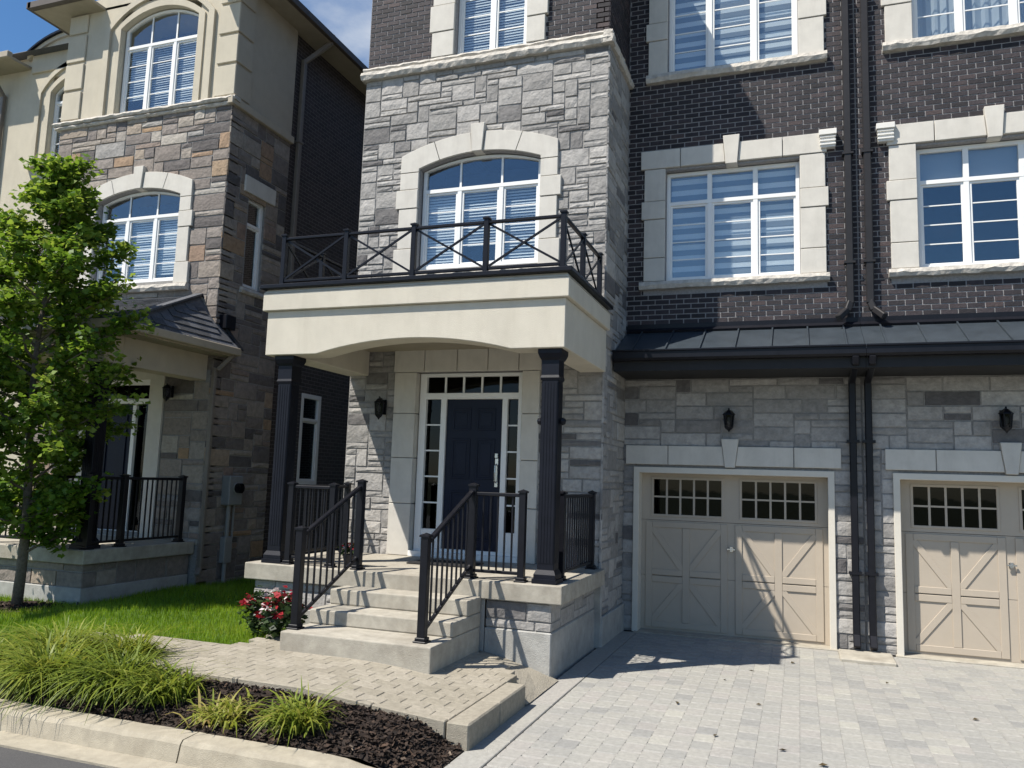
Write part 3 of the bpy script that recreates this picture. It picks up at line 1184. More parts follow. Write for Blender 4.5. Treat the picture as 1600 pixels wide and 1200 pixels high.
def column(root, x, y, z0, z1, w=.195, m='black_paint'):
    b = MB()
    b.box(x - w / 2, x + w / 2, y - w / 2, y + w / 2, z0 + .1, z1 - .1)
    c = b.build('column', m, root, bevel=.008)
    fl = MB()
    for i in range(5):
        t = (i - 2) * w / 5.6
        fl.box(x + t - .014, x + t + .014, y - w / 2 - .004, y + w / 2 + .004, z0 + .22, z1 - .38)
        fl.box(x - w / 2 - .004, x + w / 2 + .004, y + t - .014, y + t + .014, z0 + .222, z1 - .382)
    fl.build('fluting', m, c)
    for nm, zz in (('column_base', [(z0 + .002, .185), (z0 + .05, .185), (z0 + .052, .165), (z0 + .10, .165), (z0 + .15, .133)]),
                   ('column_cap', [(z1 - .36, .135), (z1 - .33, .148), (z1 - .30, .135), (z1 - .13, .135), (z1 - .10, .16), (z1 - .05, .185), (z1 - .004, .185)])):
        pts, F = [], []
        for z, r in zz:
            r *= .76
            pts += [(x - r, y - r, z), (x + r, y - r, z), (x + r, y + r, z), (x - r, y + r, z)]
        for i in range(len(zz) - 1):
            for j in range(4):
                a, e = i * 4 + j, i * 4 + (j + 1) % 4
                F.append((a, e, e + 4, a + 4))
        F += [(0, 1, 2, 3), tuple(range(len(pts) - 4, len(pts)))]
        MB().add(pts, F).build(nm, m, c)
    return c


column(HA, .24, -1.84, 0, FB)
cR = column(HA, 3.80, -1.84, 0, FB)
for s in (-1, 1):
    b = MB()
    b.lathe((3.80 + s * .135, -1.84, 1.80), [(.0, -.045), (.03, -.03), (.038, 0), (.03, .03), (.0, .045)], 10)
    b.bar((3.80 + s * .09, -1.84, 1.80), (3.80 + s * .135, -1.84, 1.80), .025)
    b.build('bracket', 'black_metal', cR)

# --- porch slab, pedestals and steps
ps = MB().slab([(-.09, 0.0), (-.09, -2.05), (4.03, -2.05), (4.03, 0.0)], -.2, 0.0).build('porch_slab', 'concrete', HA, bevel=.012, seg=2)
for a, c in ((.03, 1.38), (3.13, 3.91)):
    pb = MB().box(a + .02, c - .02, -1.98, -.0, -1.05, -.2).build('porch_base', 'mortar_stone', HA)
    MB().box(a, c, -2.005, .0, -1.08, -.51).build('plinth', 'concrete_grey', pb, bevel=.012)
    r_ = random.Random(int(a * 10) + 2)
    for P, u0, u1 in ((FRONT(-1.98), a, c), (RIGHT(c - .02), -2.005, -.03)):
        ashlar(HA, pb, P, u0, u1, -.508, -.203, lambda u, w: False, 'stone_grey', r_, .1, .1, (1, 2), (3, 7), tintf=stone_tint)
MB().box(1.38, 3.13, -2.0, 0, -1.05, -.2).build('porch_base', 'concrete_grey', HA)
MB().box(2.80, 3.13, -2.006, -1.9, -1.05, -.21).build('porch_base', 'concrete_grey', HA)
st = None
for z0, z1, y in ((-1.05, -.50, -3.32), (-.498, -.345, -2.80), (-.343, -.175, -2.41)):
    b = MB().box(1.385, 3.10, y, -2.052, z0, z1)
    b.build('step', 'concrete', HA, bevel=.014, seg=2)

# --- brick wall over the garage and garage wall, for both houses
MIR = 14.54
mx_ = lambda a, c, m: (MIR - c, MIR - a) if m else (a, c)


def front_right(H, mir, seed):
    rn = random.Random(seed)
    T_ = (lambda u: MIR - u) if mir else (lambda u: u)
    uL, uR = (7.272, 12.6) if mir else (3.96, 7.268)
    k2 = mx_(4.556, 6.50, mir)
    o2 = mx_(4.23, 6.85, mir)
    k3 = mx_(4.57, 6.50, mir)
    o3 = mx_(4.27, 6.86, mir)
    mull = sorted(T_(x) for x in (5.205, 5.875))
    wl = wall_sheet('brick_wall', BRK, uL, uR, 2.6, 9.95, [(k2[0] - .01, k2[1] + .01, 4.19, 5.96), (k3[0] - .01, k3[1] + .01, 7.53, 9.3)], 'mortar_light', H, .25)
    bricks(H, wl, BRK, uL, min(uR, 9.95), 3.46, 9.2, [(o2[0], o2[1], 4.0, 6.02), (*mx_(4.18, 6.87, mir), 5.99, 6.28), (o3[0], o3[1], 7.36, 9.6)], rn)
    if mir:
        MB(BRK).box(9.96, 12.6, 0, .009, 2.7, 9.9).build('brick_panel', 'brick_far_front', wl)
    window(H, BRK, *k2, 4.20, 5.94, mull=mull, transom=5.45, rows=4, blind='half' if mir else 'zebra', seed=seed)
    window(H, BRK, *k3, 7.54, 9.28, mull=mull, rows=5, blind='curtain' if mir else 'zebra', seed=seed + 1)
    cap = mx_(6.79, 6.99, mir)
    kx = T_(5.54)
    surround_rect(H, BRK, k2[0] - .005, k2[1] + .005, 4.19, 5.955, *o2,
                  [(4.20, 4.57, 0), (4.57, 5.18, 0), (5.18, 5.47, 1), (5.47, 5.985, 0)],
                  (*mx_(4.17, 6.88, mir), 5.99, 6.28, [T_(4.78), T_(6.27)]), (kx, .122, .085, 5.945, 6.39),
                  (*mx_(4.17, 6.89, mir), 4.075, 4.195), [(cap[0], cap[1], 6.04, 6.29)])
    surround_rect(H, BRK, k3[0] - .005, k3[1] + .005, 7.53, 9.3, *o3,
                  [(7.53, 8.1, 0), (8.1, 8.4, 1), (8.4, 9.0, 0), (9.0, 9.35, 1)], sill=(*mx_(4.24, 6.90, mir), 7.395, 7.53))
    # garage storey
    g0, g1 = mx_(4.21, 6.82, mir)
    gw = wall_sheet('stone_wall', GAR, uL, uR, -1.0, 2.70, [(g0 - .09, g1 + .09, -1.0, 1.385)], 'mortar_stone', H, .2)
    l0, l1 = mx_(4.0, 7.0, mir)

    def ins(u, w):
        return (g0 - .07 < u < g1 + .07 and w < 1.45) or (l0 + .01 < u < l1 - .01 and 1.42 < w < 1.71)
    ashlar(H, gw, GAR, uL, min(uR, 10.6), -.98, 2.69, ins, 'stone_grey', rn, .11, .098, (1, 1, 2, 2, 2), (2, 6), tintf=lambda r: max(0, stone_tint(r) - .04))
    lt = MB(GAR).box(l0 + .02, l1 - .02, -.1, .02, 1.43, 1.70).build('lintel', 'mortar_light', H)
    kx = (g0 + g1) / 2
    cuts = [T_(x) for x in (4.0, 4.63, 5.515, 6.38, 7.0)]
    cuts.sort()
    for a, c in zip(cuts, cuts[1:]):
        pl = rect(a + G, c - G, 1.425, 1.703)
        if abs(c - kx) < .2:
            pl = [(a + G, 1.425), (kx - .075, 1.425), (kx - .112, 1.703), (a + G, 1.703)]
        elif abs(a - kx) < .2:
            pl = [(kx + .075, 1.425), (c - G, 1.425), (c - G, 1.703), (kx + .112, 1.703)]
        poly_block(GAR, pl, -.1, .055, 'cast_stone', lt, 'lintel_block')
    poly_block(GAR, [(kx - .068, 1.40), (kx + .068, 1.40), (kx + .122, 1.81), (kx - .122, 1.81)], -.1, .085, 'cast_stone', lt, 'keystone')
    # garage door
    fr = MB(GAR).ring([(g0 - .085, -1.0), (g1 + .085, -1.0), (g1 + .085, 1.385), (g0 - .085, 1.385)],
                      [(g0, -1.0), (g1, -1.0), (g1, 1.30), (g0, 1.30)], -.2, .05)
    gd = fr.build('garage_door', 'trim_cream', H, bevel=.005)
    wn = [(g0 + .175, g0 + 1.17), (g1 - 1.16, g1 - .165)]
    DN = -.19
    for i, (lo, hi, holes) in enumerate(((-.985, -.206, []), (-.20, .604, []), (.61, 1.32, [(*wn[0], .69, 1.215), (*wn[1], .69, 1.215)]))):
        wall_sheet('panel', GAR, g0 - .01, g1 + .01, lo, hi, holes, 'garage_tan', gd, .04, DN)
    tr = []
    for s, (a, c) in enumerate(((g0 + .07, (g0 + g1) / 2 - .055), ((g0 + g1) / 2 + .055, g1 - .07))):
        m_ = (a + c) / 2
        for (p, q, lo, hi) in ((a, a + .095, -.95, .585), (c - .095, c, -.95, .585), (m_ - .05, m_ + .05, -.862, .497),):
            tr.append(rect(p, q, lo, hi))
        for lo, hi in ((.50, .585), (-.95, -.865)):
            tr.append(rect(a + .097, c - .097, lo, hi))
        for p, q in ((a + .097, m_ - .052), (m_ + .052, c - .097)):
            tr.append(rect(p, q, -.195, -.11))
            tr.append(rect(p, q, -.30, -.212))
    for pl in tr:
        poly_block(GAR, pl, DN, DN + .017, 'garage_tan', gd, 'trim_board', .004)
    for a, c in ((g0 + .07, (g0 + g1) / 2 - .055), ((g0 + g1) / 2 + .055, g1 - .07)):
        m_ = (a + c) / 2
        for sx in (-1, 1):
            ex = a + .09 if sx < 0 else c - .09
            for z0, z1 in ((-.11, .50), (-.30, -.865)):
                p, q = Vector((m_ + sx * .05, z0)), Vector((ex, z1))
                dd = (q - p).normalized()
                nn = Vector((-dd.y, dd.x)) * .042
                xa, xb = sorted((m_ + sx * .05, ex))
                za, zb = sorted((z0, z1))
                pl = []
                # strip clipped to its quadrant
                P4 = [p + nn - dd * .1, q + nn + dd * .1, q - nn + dd * .1, p - nn - dd * .1]
                pl = [(v.x, v.y) for v in P4]
                for ax, lim, sg in ((0, xa, 1), (0, xb, -1), (1, za, 1), (1, zb, -1)):
                    out = []
                    for i in range(len(pl)):
                        u, v = pl[i - 1], pl[i]
                        iu, iv = sg * (u[ax] - lim) >= 0, sg * (v[ax] - lim) >= 0
                        if iu != iv:
                            t = (lim - u[ax]) / (v[ax] - u[ax])
                            out.append((u[0] + t * (v[0] - u[0]), u[1] + t * (v[1] - u[1])))
                        if iv:
                            out.append(v)
                    pl = out
                poly_block(GAR, pl, DN, DN + .014, 'garage_tan', gd, 'trim_board', .003)
    for a, c in wn:
        MB(GAR).ring(rect(a - .03, c + .03, .66, 1.245), rect(a + .004, c - .004, .694, 1.211), DN - .03, DN + .012).build('window_frame', 'garage_tan', gd, bevel=.003)
        for i in range(5):
            for j in range(2):
                x0, x1 = a + (c - a) * i / 5, a + (c - a) * (i + 1) / 5
                z0, z1 = .69 + .525 * j / 2, .69 + .525 * (j + 1) / 2
                MB(GAR).box(x0 + .002, x1 - .002, DN - .026, DN - .022, z0 + .002, z1 - .002).build('pane', 'glass_dark', gd)
        mu = MB(GAR)
        for i in range(1, 5):
            x0 = a + (c - a) * i / 5
            mu.box(x0 - .014, x0 + .014, DN - .03, DN + .005, .69, 1.215)
        mu.box(a, c, DN - .028, DN + .003, .9525 - .012, .9525 + .012)
        mu.build('muntin_grid', 'garage_tan', gd)
    hx = (g0 + g1) / 2
    b = MB(GAR)
    b.lathe((hx, DN + .006, .235), [(0, -.03), (.03, -.03), (.03, .03), (0, .03)], 12)
    b.box(hx - .018, hx + .018, DN, DN + .035, .20, .27)
    b.bar((hx - .055, DN + .05, .235), (hx + .055, DN + .05, .235), .018)
    b.bar((hx, DN, .235), (hx, DN + .05, .235), .016)
    b.build('handle', 'steel', gd)
    MB(GAR).box(g0 - .3, g1 + .3, -2.2, -2.17, -1, 1.5).build('garage_shade_panel', 'room_shade', gd)  # added dark sheet, shade inside the garage put into its colour
    # pent roof of standing-seam metal
    r0, r1 = (7.272, 12.7) if mir else (3.99, 7.268)
    rf = MB(RIGHT(0)).prism([(1.43, 3.43), (.46, 2.955), (.46, 2.94), (1.43, 2.94)], r0, r1).build('pent_roof', 'roof_metal', H)
    e = .24
    x = (math.ceil(r0 / .47)) * .47
    while x < r1:
        MB(RIGHT(0)).prism([(1.425, 3.434), (.455, 2.957), (.455, 2.987), (1.425, 3.462)], x - .010, x + .010).build('seam', 'roof_metal', rf)
        x += .47
    MB(RIGHT(0)).prism([(1.425, 3.41), (1.36, 3.40), (1.345, 3.43), (1.395, 3.475), (1.395, 3.54), (1.418, 3.54)], r0, r1).build('flashing', 'black_metal', rf)
    MB(RIGHT(0)).prism([(.50, 2.70), (1.42, 2.70), (1.42, 2.938), (.50, 2.938)], r0, r1).build('soffit', 'black_soffit', rf)
    gt = MB(RIGHT(0)).prism([(.50, 2.975), (.50, 2.84), (.42, 2.84), (.395, 2.87), (.395, 2.955), (.375, 2.965), (.375, 2.985), (.40, 2.985), (.41, 2.90), (.48, 2.87), (.48, 2.975)], r0, r1)
    gt.build('gutter', 'black_metal', H)
    # downspouts
    sx = 7.15 if not mir else 7.405
    dn = MB()
    dn.box(sx - .05, sx + .05, 1.31, 1.405, 3.72, 9.75)
    kd = -1 if not mir else 1
    dn.bar((sx, 1.357, 3.76), (sx + kd * .05, 1.34, 3.62), .095, .09)
    dn.bar((sx + kd * .045, 1.345, 3.64), (sx + kd * .17, 1.22, 3.50), .09, .085)
    ds = dn.build('downspout', 'downspout_dark', H, bevel=.012)
    for z in (8.35, 5.9, 4.3):
        MB().box(sx - .075, sx + .075, 1.30, 1.412, z, z + .03).build('strap', 'downspout_dark', ds)
    lx = 7.145 if not mir else 7.345
    dn = MB()
    dn.bar((lx, .44, 2.85), (lx, .47, 2.74), .085, .075)
    dn.bar((lx, .46, 2.765), (lx, 1.30, 2.62), .085, .07)
    dn.box(lx - .045, lx + .045, 1.27, 1.36, -.80, 2.66)
    dn.bar((lx, 1.315, -.77), (lx, 1.20, -.92), .09, .085)
    ds = dn.build('downspout', 'black_metal', H, bevel=.01)
    for z in (1.78, .02):
        MB().box(lx - .08, lx + .08, 1.26, 1.395, z, z + .035).build('strap', 'black_metal', ds)
    return wl


front_right(HA, False, 21)
front_right(HB, True, 33)

# closed shell and roof (above the picture, but it shades the walls)
shell = MB()
shell.box(0.0, .2, .06, 11.0, -1.0, 9.95)
shell.box(.2, 7.26, 10.8, 11.0, -1.0, 9.95)
shell.build('rear_wall', 'brick_far_side', HA)
shell = MB()
shell.box(7.28, 12.6, 10.8, 11.0, -1.0, 9.95)
shell.box(12.4, 12.6, 1.5, 10.8, -1.0, 9.95)
shell.build('rear_wall', 'brick_far_side', HB)


def hip(x0, x1, y0, y1, z, h):
    b = MB()
    i = min(x1 - x0, y1 - y0) / 2.2
    b.add([(x0, y0, z), (x1, y0, z), (x1, y1, z), (x0, y1, z), (x0 + i, y0 + i, z + h), (x1 - i, y0 + i, z + h), (x1 - i, y1 - i, z + h), (x0 + i, y1 - i, z + h)],
          [(0, 3, 2, 1), (4, 5, 6, 7), (0, 1, 5, 4), (1, 2, 6, 5), (2, 3, 7, 6), (3, 0, 4, 7)])
    return b


rfA = MB().box(-.4, 4.30, -.35, 1.07, 9.95, 10.13).box(-.4, 7.27, 1.072, 11.4, 9.952, 10.132)
rfA = rfA.build('roof', 'black_soffit', HA)
hip(-.4, 4.30, -.35, 5, 10.134, 1.6).build('roof_slope', 'shingle', rfA)
hip(-.4, 7.27, 1.3, 11.4, 10.137, 2.4).build('roof_slope', 'shingle', rfA)
rfB = MB().box(7.275, 13.0, 1.08, 11.4, 9.952, 10.132).build('roof', 'black_soffit', HB)
hip(7.28, 13.0, 1.1, 11.4, 10.137, 2.2).build('roof_slope', 'shingle', rfB)
# ================================================================== NEIGHBOUR HOUSE (left)
HN = thing('townhouse', (-4.8, 0.9, -.8), 'beige stucco and brown stone townhouse on the left behind the young tree', 'house')
NF, NS = FRONT(.26), RIGHT(-2.80)
rnN = random.Random(77)


def brown_tint(r):
    return r.random()


nwin = (-5.64, -3.76, 4.40, 5.93)
wN = wall_sheet('stone_wall', NF, -6.8, -2.80, -.85, 7.5, [(-5.66, -3.74, 4.39, 6.12), (-5.35, -4.02, .05, 2.68)], 'mortar_stone', HN, .25)


def ins_n(u, w):
    if -5.85 < u < -3.52 and 4.25 < w < arcz(u, -5.87, -3.5, 6.17, .24):
        return True
    if -5.65 < u < -3.72 and w < 2.98:
        return True
    return w > 3.2 and w < 4.0 and u < -3.3


ashlar(HN, wN, NF, -6.8, -2.78, -.1, 7.49, ins_n, 'stone_brown', rnN, .12, .1, (1, 1, 2, 2, 3), (2, 6), tintf=brown_tint)
wNs = wall_sheet('side_wall', NS, .262, 1.95, -.85, 7.5, [(.87, 1.36, 4.36, 6.03)], 'mortar_stone', HN, .2)
ashlar(HN, wNs, NS, .235, 1.95, -.7, 7.49, lambda u, w: (.84 < u < 1.39 and 4.3 < w < 6.06) or (.72 < u < 1.55 and 6.1 < w < 6.36), 'stone_brown', rnN, .12, .1,
       (1, 1, 2, 2, 3), (2, 5), tintf=lambda r: r.uniform(0, .8))
window(HN, NS, .87, 1.36, 4.36, 6.03, mull=(), transom=5.55, rows=1, blind=None, fw=.07, rec=.06)
MB(NS).box(.70, 1.57, -.05, .05, 6.08, 6.38).build('lintel', 'cast_stone', HN, bevel=.008)
rough_bar(NS, (.78, 1.45, 4.25, 4.36), HN, .08)
# string course and stucco storey
rough_bar(FRONT(.24), (-6.88, -2.74, 7.47, 7.54), HN, .05, 'cornice', 15, n0=-.1)
rough_bar(FRONT(.24), (-6.92, -2.70, 7.54, 7.62), HN, .085, 'cornice', 16, n0=-.1)
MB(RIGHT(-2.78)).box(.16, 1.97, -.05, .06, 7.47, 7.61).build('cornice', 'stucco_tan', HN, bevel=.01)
wN3 = wall_sheet('stucco_wall', NF, -6.8, -2.80, 7.6, 10.05, [(-5.51, -3.66, 7.6, 9.66)], 'stucco_left', HN, .25)
MB(NF).prism([(-5.92, 10.05)] + arc(-5.92, -3.25, 10.05, .75, 12) + [(-3.25, 10.05)], -.25, 0.0).build('gable', 'stucco_left', HN)
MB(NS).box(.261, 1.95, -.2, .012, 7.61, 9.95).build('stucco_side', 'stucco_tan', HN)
for z0, z1 in ((7.66, 8.22), (8.27, 8.78), (8.83, 9.36), (9.41, 9.78)):
    MB(NF).box(-3.20, -2.76, .0, .035, z0, z1).build('quoin', 'stucco_left', HN, bevel=.012)
    MB(NF).box(-6.80, -6.34, .0, .035, z0, z1).build('quoin', 'stucco_left', HN, bevel=.012)
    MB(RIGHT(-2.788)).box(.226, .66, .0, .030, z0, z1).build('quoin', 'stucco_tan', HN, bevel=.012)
window(HN, NF, -5.47, -3.70, 7.62, 9.33, .28, mull=(-4.88, -4.29), transom=8.98, rows=4, blind='slats', seed=9)
k = 14
for off, w_, n1 in ((.0, .14, .03), (.24, .13, .055)):
    o_ = off + w_
    outer = [(-5.49 - o_, 7.62), (-3.68 + o_, 7.62)] + arc(-5.49 - o_, -3.68 + o_, 9.33, .30 + o_ * .9, k)[::-1]
    inner = [(-5.49 - off, 7.621), (-3.68 + off, 7.621)] + arc(-5.49 - off, -3.68 + off, 9.33, .30 + off * .9, k)[::-1]
    MB(NF).ring(outer, inner, -.1 if off == 0 else 0, n1).build('window_surround', 'stucco_left', HN, bevel=.008)
# second-storey arched window
window(HN, NF, -5.64, -3.76, 4.40, 5.93, .18, mull=(-5.02, -4.38), transom=5.62, rows=4, blind='slats', seed=12)
surround_arch(HN, NF, -5.66, -3.74, 4.31, 5.88, 5.94, .185, -5.86, -3.49, 6.17, .25,
              [(4.32, 4.70, 1), (4.70, 5.33, 0), (5.33, 5.62, 1), (5.62, 5.88, 0)], -4.70, (-5.35, -4.05), keytop=6.53, sill=(-5.95, -3.42, 4.20, 4.32))
# eaves
ev = MB()
ev.slab([(-7.35, -.12), (-5.95, -.12), (-5.95, .26), (-3.22, .26), (-3.22, -.12), (-2.38, -.12), (-2.38, 11.2), (-7.35, 11.2)], 9.80, 9.85)
ea = ev.build('roof', 'soffit_beige', HN)
MB().box(-2.42, -2.30, -.18, 11.2, 9.81, 9.95).build('gutter', 'eave_brown', ea, bevel=.01)
MB().box(-7.42, -5.94, -.22, -.10, 9.81, 9.95).build('gutter', 'eave_brown', ea, bevel=.01)
MB().box(-3.23, -2.42, -.22, -.10, 9.811, 9.949).build('gutter', 'eave_brown', ea, bevel=.01)
MB().box(-7.45, -7.33, -.22, 2.4, 9.812, 9.952).build('gutter', 'eave_brown', ea, bevel=.01)
hip(-7.35, -2.36, .3, 11.2, 9.87, 2.1).build('roof_slope', 'shingle', ea)
# brick flank behind
wall_sheet('brick_flank', RIGHT(-2.86), 1.95, 11.0, -.95, 9.95, [(2.95, 3.65, .9, 2.72)], 'brick_far_side', HN, .2)
window(HN, RIGHT(-2.86), 2.95, 3.65, .9, 2.72, mull=(), transom=2.2, rows=1, blind=None, fw=.09, rec=-.005)
MB().box(-6.7, -2.9, 10.8, 11, -.9, 9.9).build('rear_wall', 'brick_far_front', HN)
d = MB()
d.box(-2.845, -2.755, 2.18, 2.28, -.5, 9.35)
d.bar((-2.80, 2.23, 9.30), (-2.62, 2.40, 9.56), .09, .09)
d.bar((-2.64, 2.38, 9.53), (-2.40, 2.52, 9.80), .09, .09)
d.bar((-2.41, 2.51, 9.76), (-2.36, 2.53, 9.98), .09, .09)
ds = d.build('downspout', 'downspout_taupe', HN, bevel=.012)
for z in (7.6, 4.6):
    MB().box(-2.86, -2.74, 2.16, 2.30, z, z + .04).build('strap', 'downspout_taupe', ds)

# porch of the neighbour
NPZ = -.03
MB().box(-6.85, -2.86, -1.93, .24, -.23, NPZ).build('porch_slab', 'concrete', HN, bevel=.012)
nb = MB().box(-6.75, -2.96, -1.83, .2, -.9, -.23).build('porch_base', 'mortar_stone', HN)
MB().box(-6.78, -2.93, -1.86, .22, -.95, -.56).build('plinth', 'concrete_grey', nb, bevel=.01)
for P, u0, u1 in ((FRONT(-1.83), -5.2, -2.94), (RIGHT(-2.96), -1.85, .23)):
    ashlar(HN, nb, P, u0, u1, -.558, -.233, lambda u, w: False, 'stone_brown', rnN, .12, .108, (1, 2, 3), (2, 6), tintf=lambda r: r.uniform(.2, .6))
for x in (-3.10, -6.5):
    column(HN, x, -1.70, NPZ, 2.62)
cb = MB(FRONT(.24))
cb.prism([(-6.75, 2.62)] + arc(-6.2, -3.4, 2.62, .2, 12) + [(-2.88, 2.62), (-2.88, 3.06), (-6.75, 3.06)], 1.78, 2.12)
cb.prism([(-6.75, 2.62), (-6.4, 2.62), (-6.4, 3.06), (-6.75, 3.06)], .0, 1.779)
cb.prism([(-3.22, 2.62), (-2.88, 2.62), (-2.88, 3.06), (-3.22, 3.06)], .0, 1.779)
ncan = cb.build('canopy', 'stucco_tan', HN, bevel=.008)
MB().box(-6.4, -3.22, -1.55, .24, 2.95, 3.0).build('ceiling', 'soffit_beige', ncan)
MB().slab([(-7.05, -2.05), (-2.52, -2.05), (-2.52, .50), (-2.785, .50), (-2.785, .22), (-7.05, .22)], 3.04, 3.08).build('soffit', 'soffit_beige', ncan)
for a in ((-7.1, -2.44, -2.16, -2.04), (-2.54, -2.43, -2.04, .52)):
    MB().box(*a, 3.06, 3.19).build('gutter', 'gutter_beige', ncan, bevel=.012)
# hipped shingle roof of the porch: courses of separate shingles
rf = MB()
e0, e1 = (-2.46, -2.10, 3.15), (-2.46, .52, 3.15)
pk, pl_, el_ = (-3.17, .24, 4.08), (-7.1, .24, 4.08), (-7.1, -2.10, 3.15)
pb_ = (-2.80, .52, 3.60)
rf.add([e0, e1, pk, pl_, el_, pb_, (-2.80, .24, 3.6)], [(0, 2, 3, 4), (0, 1, 5, 2), (2, 5, 6)])
prf = rf.build('porch_roof', 'shingle', HN, fix=False)
rs = random.Random(3)


def shingle_plane(o, ex, up, ln, ht, inside):
    """Courses of shingles on a plane: o origin at the eave, ex along it, up the slope."""
    o, ex, up = Vector(o), Vector(ex).normalized(), Vector(up).normalized()
    nm = ex.cross(up)
    if nm.z < 0:
        nm = -nm
    rows = int(ht / .14)
    for r in range(rows):
        x = -rs.uniform(0, .2)
        while x < ln:
            w = rs.uniform(.2, .32)
            a, c, lo, hi = max(x, 0), min(x + w - .005, ln), r * .14, r * .14 + .15
            x += w
            if c - a < .04 or not (inside(a, hi) and inside(c, hi)):
                continue
            V = [o + ex * u + up * v + nm * t for u, v, t in ((a, lo, .026), (c, lo, .026), (c, hi, .010), (a, hi, .010), (a, lo, .004), (c, lo, .004), (c, hi, .0), (a, hi, .0))]
            piece(HN, 'shingle', prf, 'shingle', [tuple(v) for v in V], [[0, 1, 2, 3], [0, 4, 5, 1], [1, 5, 6, 2], [3, 7, 4, 0]], rs.random())


upf = Vector((0, 2.34, .93))
shingle_plane((-7.1, -2.10, 3.15), (1, 0, 0), upf, 4.64, upf.length, lambda a, v: a < 4.64 - .71 * v / upf.length)
nrm = (Vector(e1) - Vector(e0)).cross(Vector(pk) - Vector(e0))
upr = nrm.cross(Vector((0, 1, 0)))
if upr.z < 0:
    upr = -upr
hr = (4.08 - 3.15) / (upr.normalized().z)
shingle_plane(e0, (0, 1, 0), upr, 2.62, hr, lambda a, v: a > 2.34 * v / hr and a < 2.62 - .28 * v / hr)
MB().bar((-2.44, -2.12, 3.17), (-3.17, .24, 4.11), .12, .03).build('hip_cap', 'shingle', prf)
MB().bar((-2.44, .54, 3.17), (-3.14, .27, 4.11), .10, .03).build('hip_cap', 'black_metal', prf)
MB(NS).box(.33, .58, .0, .16, 3.52, 3.76).build('black_box', 'black_metal', prf, bevel=.01)  # plain black box on the side wall beside the porch roof
# neighbour's door
sdn = MB(NF).ring(rect(-5.6, -3.75, NPZ, 2.95), rect(-5.33, -4.05, NPZ + .002, 2.66), -.14, .04).build('door_surround', 'cast_stone', HN, bevel=.006)
d = MB(NF)
d.ring(rect(-5.33, -4.05, NPZ, 2.66), rect(-5.24, -4.14, .06, 2.57), -.17, -.07)
d.box(-5.24, -4.14, -.168, -.072, 2.24, 2.33)
d.box(-4.50, -4.42, -.165, -.075, .06, 2.24)
nd = d.build('door', 'white_vinyl', HN, bevel=.004)
MB(NF).box(-5.24, -4.50, -.16, -.11, .05, 2.24).build('door_leaf', 'door_navy', nd)
MB(NF).ring(rect(-5.08, -4.62, 1.0, 2.05), rect(-5.05, -4.65, 1.03, 2.02), -.111, -.09).build('door_panel', 'door_navy', nd)
MB(NF).box(-4.42, -4.14, -.135, -.131, .06, 2.24).build('pane', 'glass_dark', nd)
for i in range(4):
    a = -5.24 + 1.1 * i / 4
    MB(NF).box(a + .01, a + .265, -.135, -.131, 2.33, 2.57).build('pane', 'glass_dark', nd)
MB(NF).box(-5.5, -4.0, -1.1, -1.07, 0, 2.8).build('hall_shade_panel', 'room_shade', nd)  # dark sheet behind the door glass, painted as indoor shade
d = MB()
d.bar((-2.50, .42, 3.08), (-2.72, .30, 2.80), .075, .07)
d.box(-2.795, -2.72, .24, .31, -.48, 2.84)
d.bar((-2.757, .275, -.46), (-2.70, .16, -.56), .075, .07)
d.build('downspout', 'downspout_taupe', HN, bevel=.01)

# attached house at the far left
HW = thing('townhouse', (-9.2, 1.6, -.8), 'pale stucco townhouse with a curved gable at the far left edge', 'house')
WP = FRONT(1.45)
wall_sheet('stucco_wall', WP, -12.5, -6.81, -.85, 10.0, [(-8.62, -7.1, 7.6, 9.45), (-8.62, -7.1, 4.0, 5.85), (-11.4, -10.2, 4.2, 5.9)], 'stucco_left', HW, .25)
window(HW, WP, -8.62, -7.1, 7.6, 9.10, .32, mull=(-7.86,), transom=8.9, rows=4, blind='slats', seed=14)
window(HW, WP, -8.62, -7.1, 4.0, 5.55, .28, mull=(-7.86,), transom=5.35, rows=4, blind='slats', seed=15)
window(HW, WP, -11.4, -10.2, 4.2, 5.9, 0, mull=(-10.8,), transom=5.4, rows=4, blind='slats', seed=16)
for zb, zs, r_ in ((7.55, 9.10, .34), (3.95, 5.55, .30)):
    for off, w_, n1 in ((.0, .13, .03), (.26, .12, .05)):
        o_ = off + w_
        outer = [(-8.63 - o_, zb), (-7.09 + o_, zb)] + arc(-8.63 - o_, -7.09 + o_, zs, r_ + o_ * .9, k)[::-1]
        inner = [(-8.63 - off, zb + .001), (-7.09 + off, zb + .001)] + arc(-8.63 - off, -7.09 + off, zs, r_ + off * .9, k)[::-1]
        MB(WP).ring(outer, inner, -.1 if off == 0 else 0, n1).build('window_surround', 'stucco_left', HW, bevel=.008)
    MB(WP).box(-9.1, -6.82, -.1, .12, zb - .14, zb - .002).build('sill', 'stucco_left', HW, bevel=.015)
gb = [(-9.25, 9.6)] + arc(-9.25, -6.82, 9.98, .36, 14) + [(-6.82, 9.6)]
MB(WP).prism(gb, -.3, .05).build('gable', 'stucco_left', HW, bevel=.006)
o_ = arc(-9.35, -6.82, 10.0, .40, 14)
MB(WP).prism(o_ + [(u, w - .09) for u, w in o_[::-1]], -.3, .10).build('gable_moulding', 'stucco_left', HW)
MB(WP).prism([(u, w + .05) for u, w in o_] + [(u, w + .003) for u, w in o_[::-1]], -.4, .16).build('gable_flashing', 'black_metal', HW)
ev = MB().box(-12.6, -9.3, .95, 2.0, 9.72, 9.78).build('eave', 'soffit_beige', HW)
MB().box(-12.6, -9.28, .85, .97, 9.72, 9.86).build('gutter', 'gutter_beige', ev, bevel=.012)
d = MB()
d.box(-10.02, -9.93, 1.33, 1.42, -.6, 9.2)
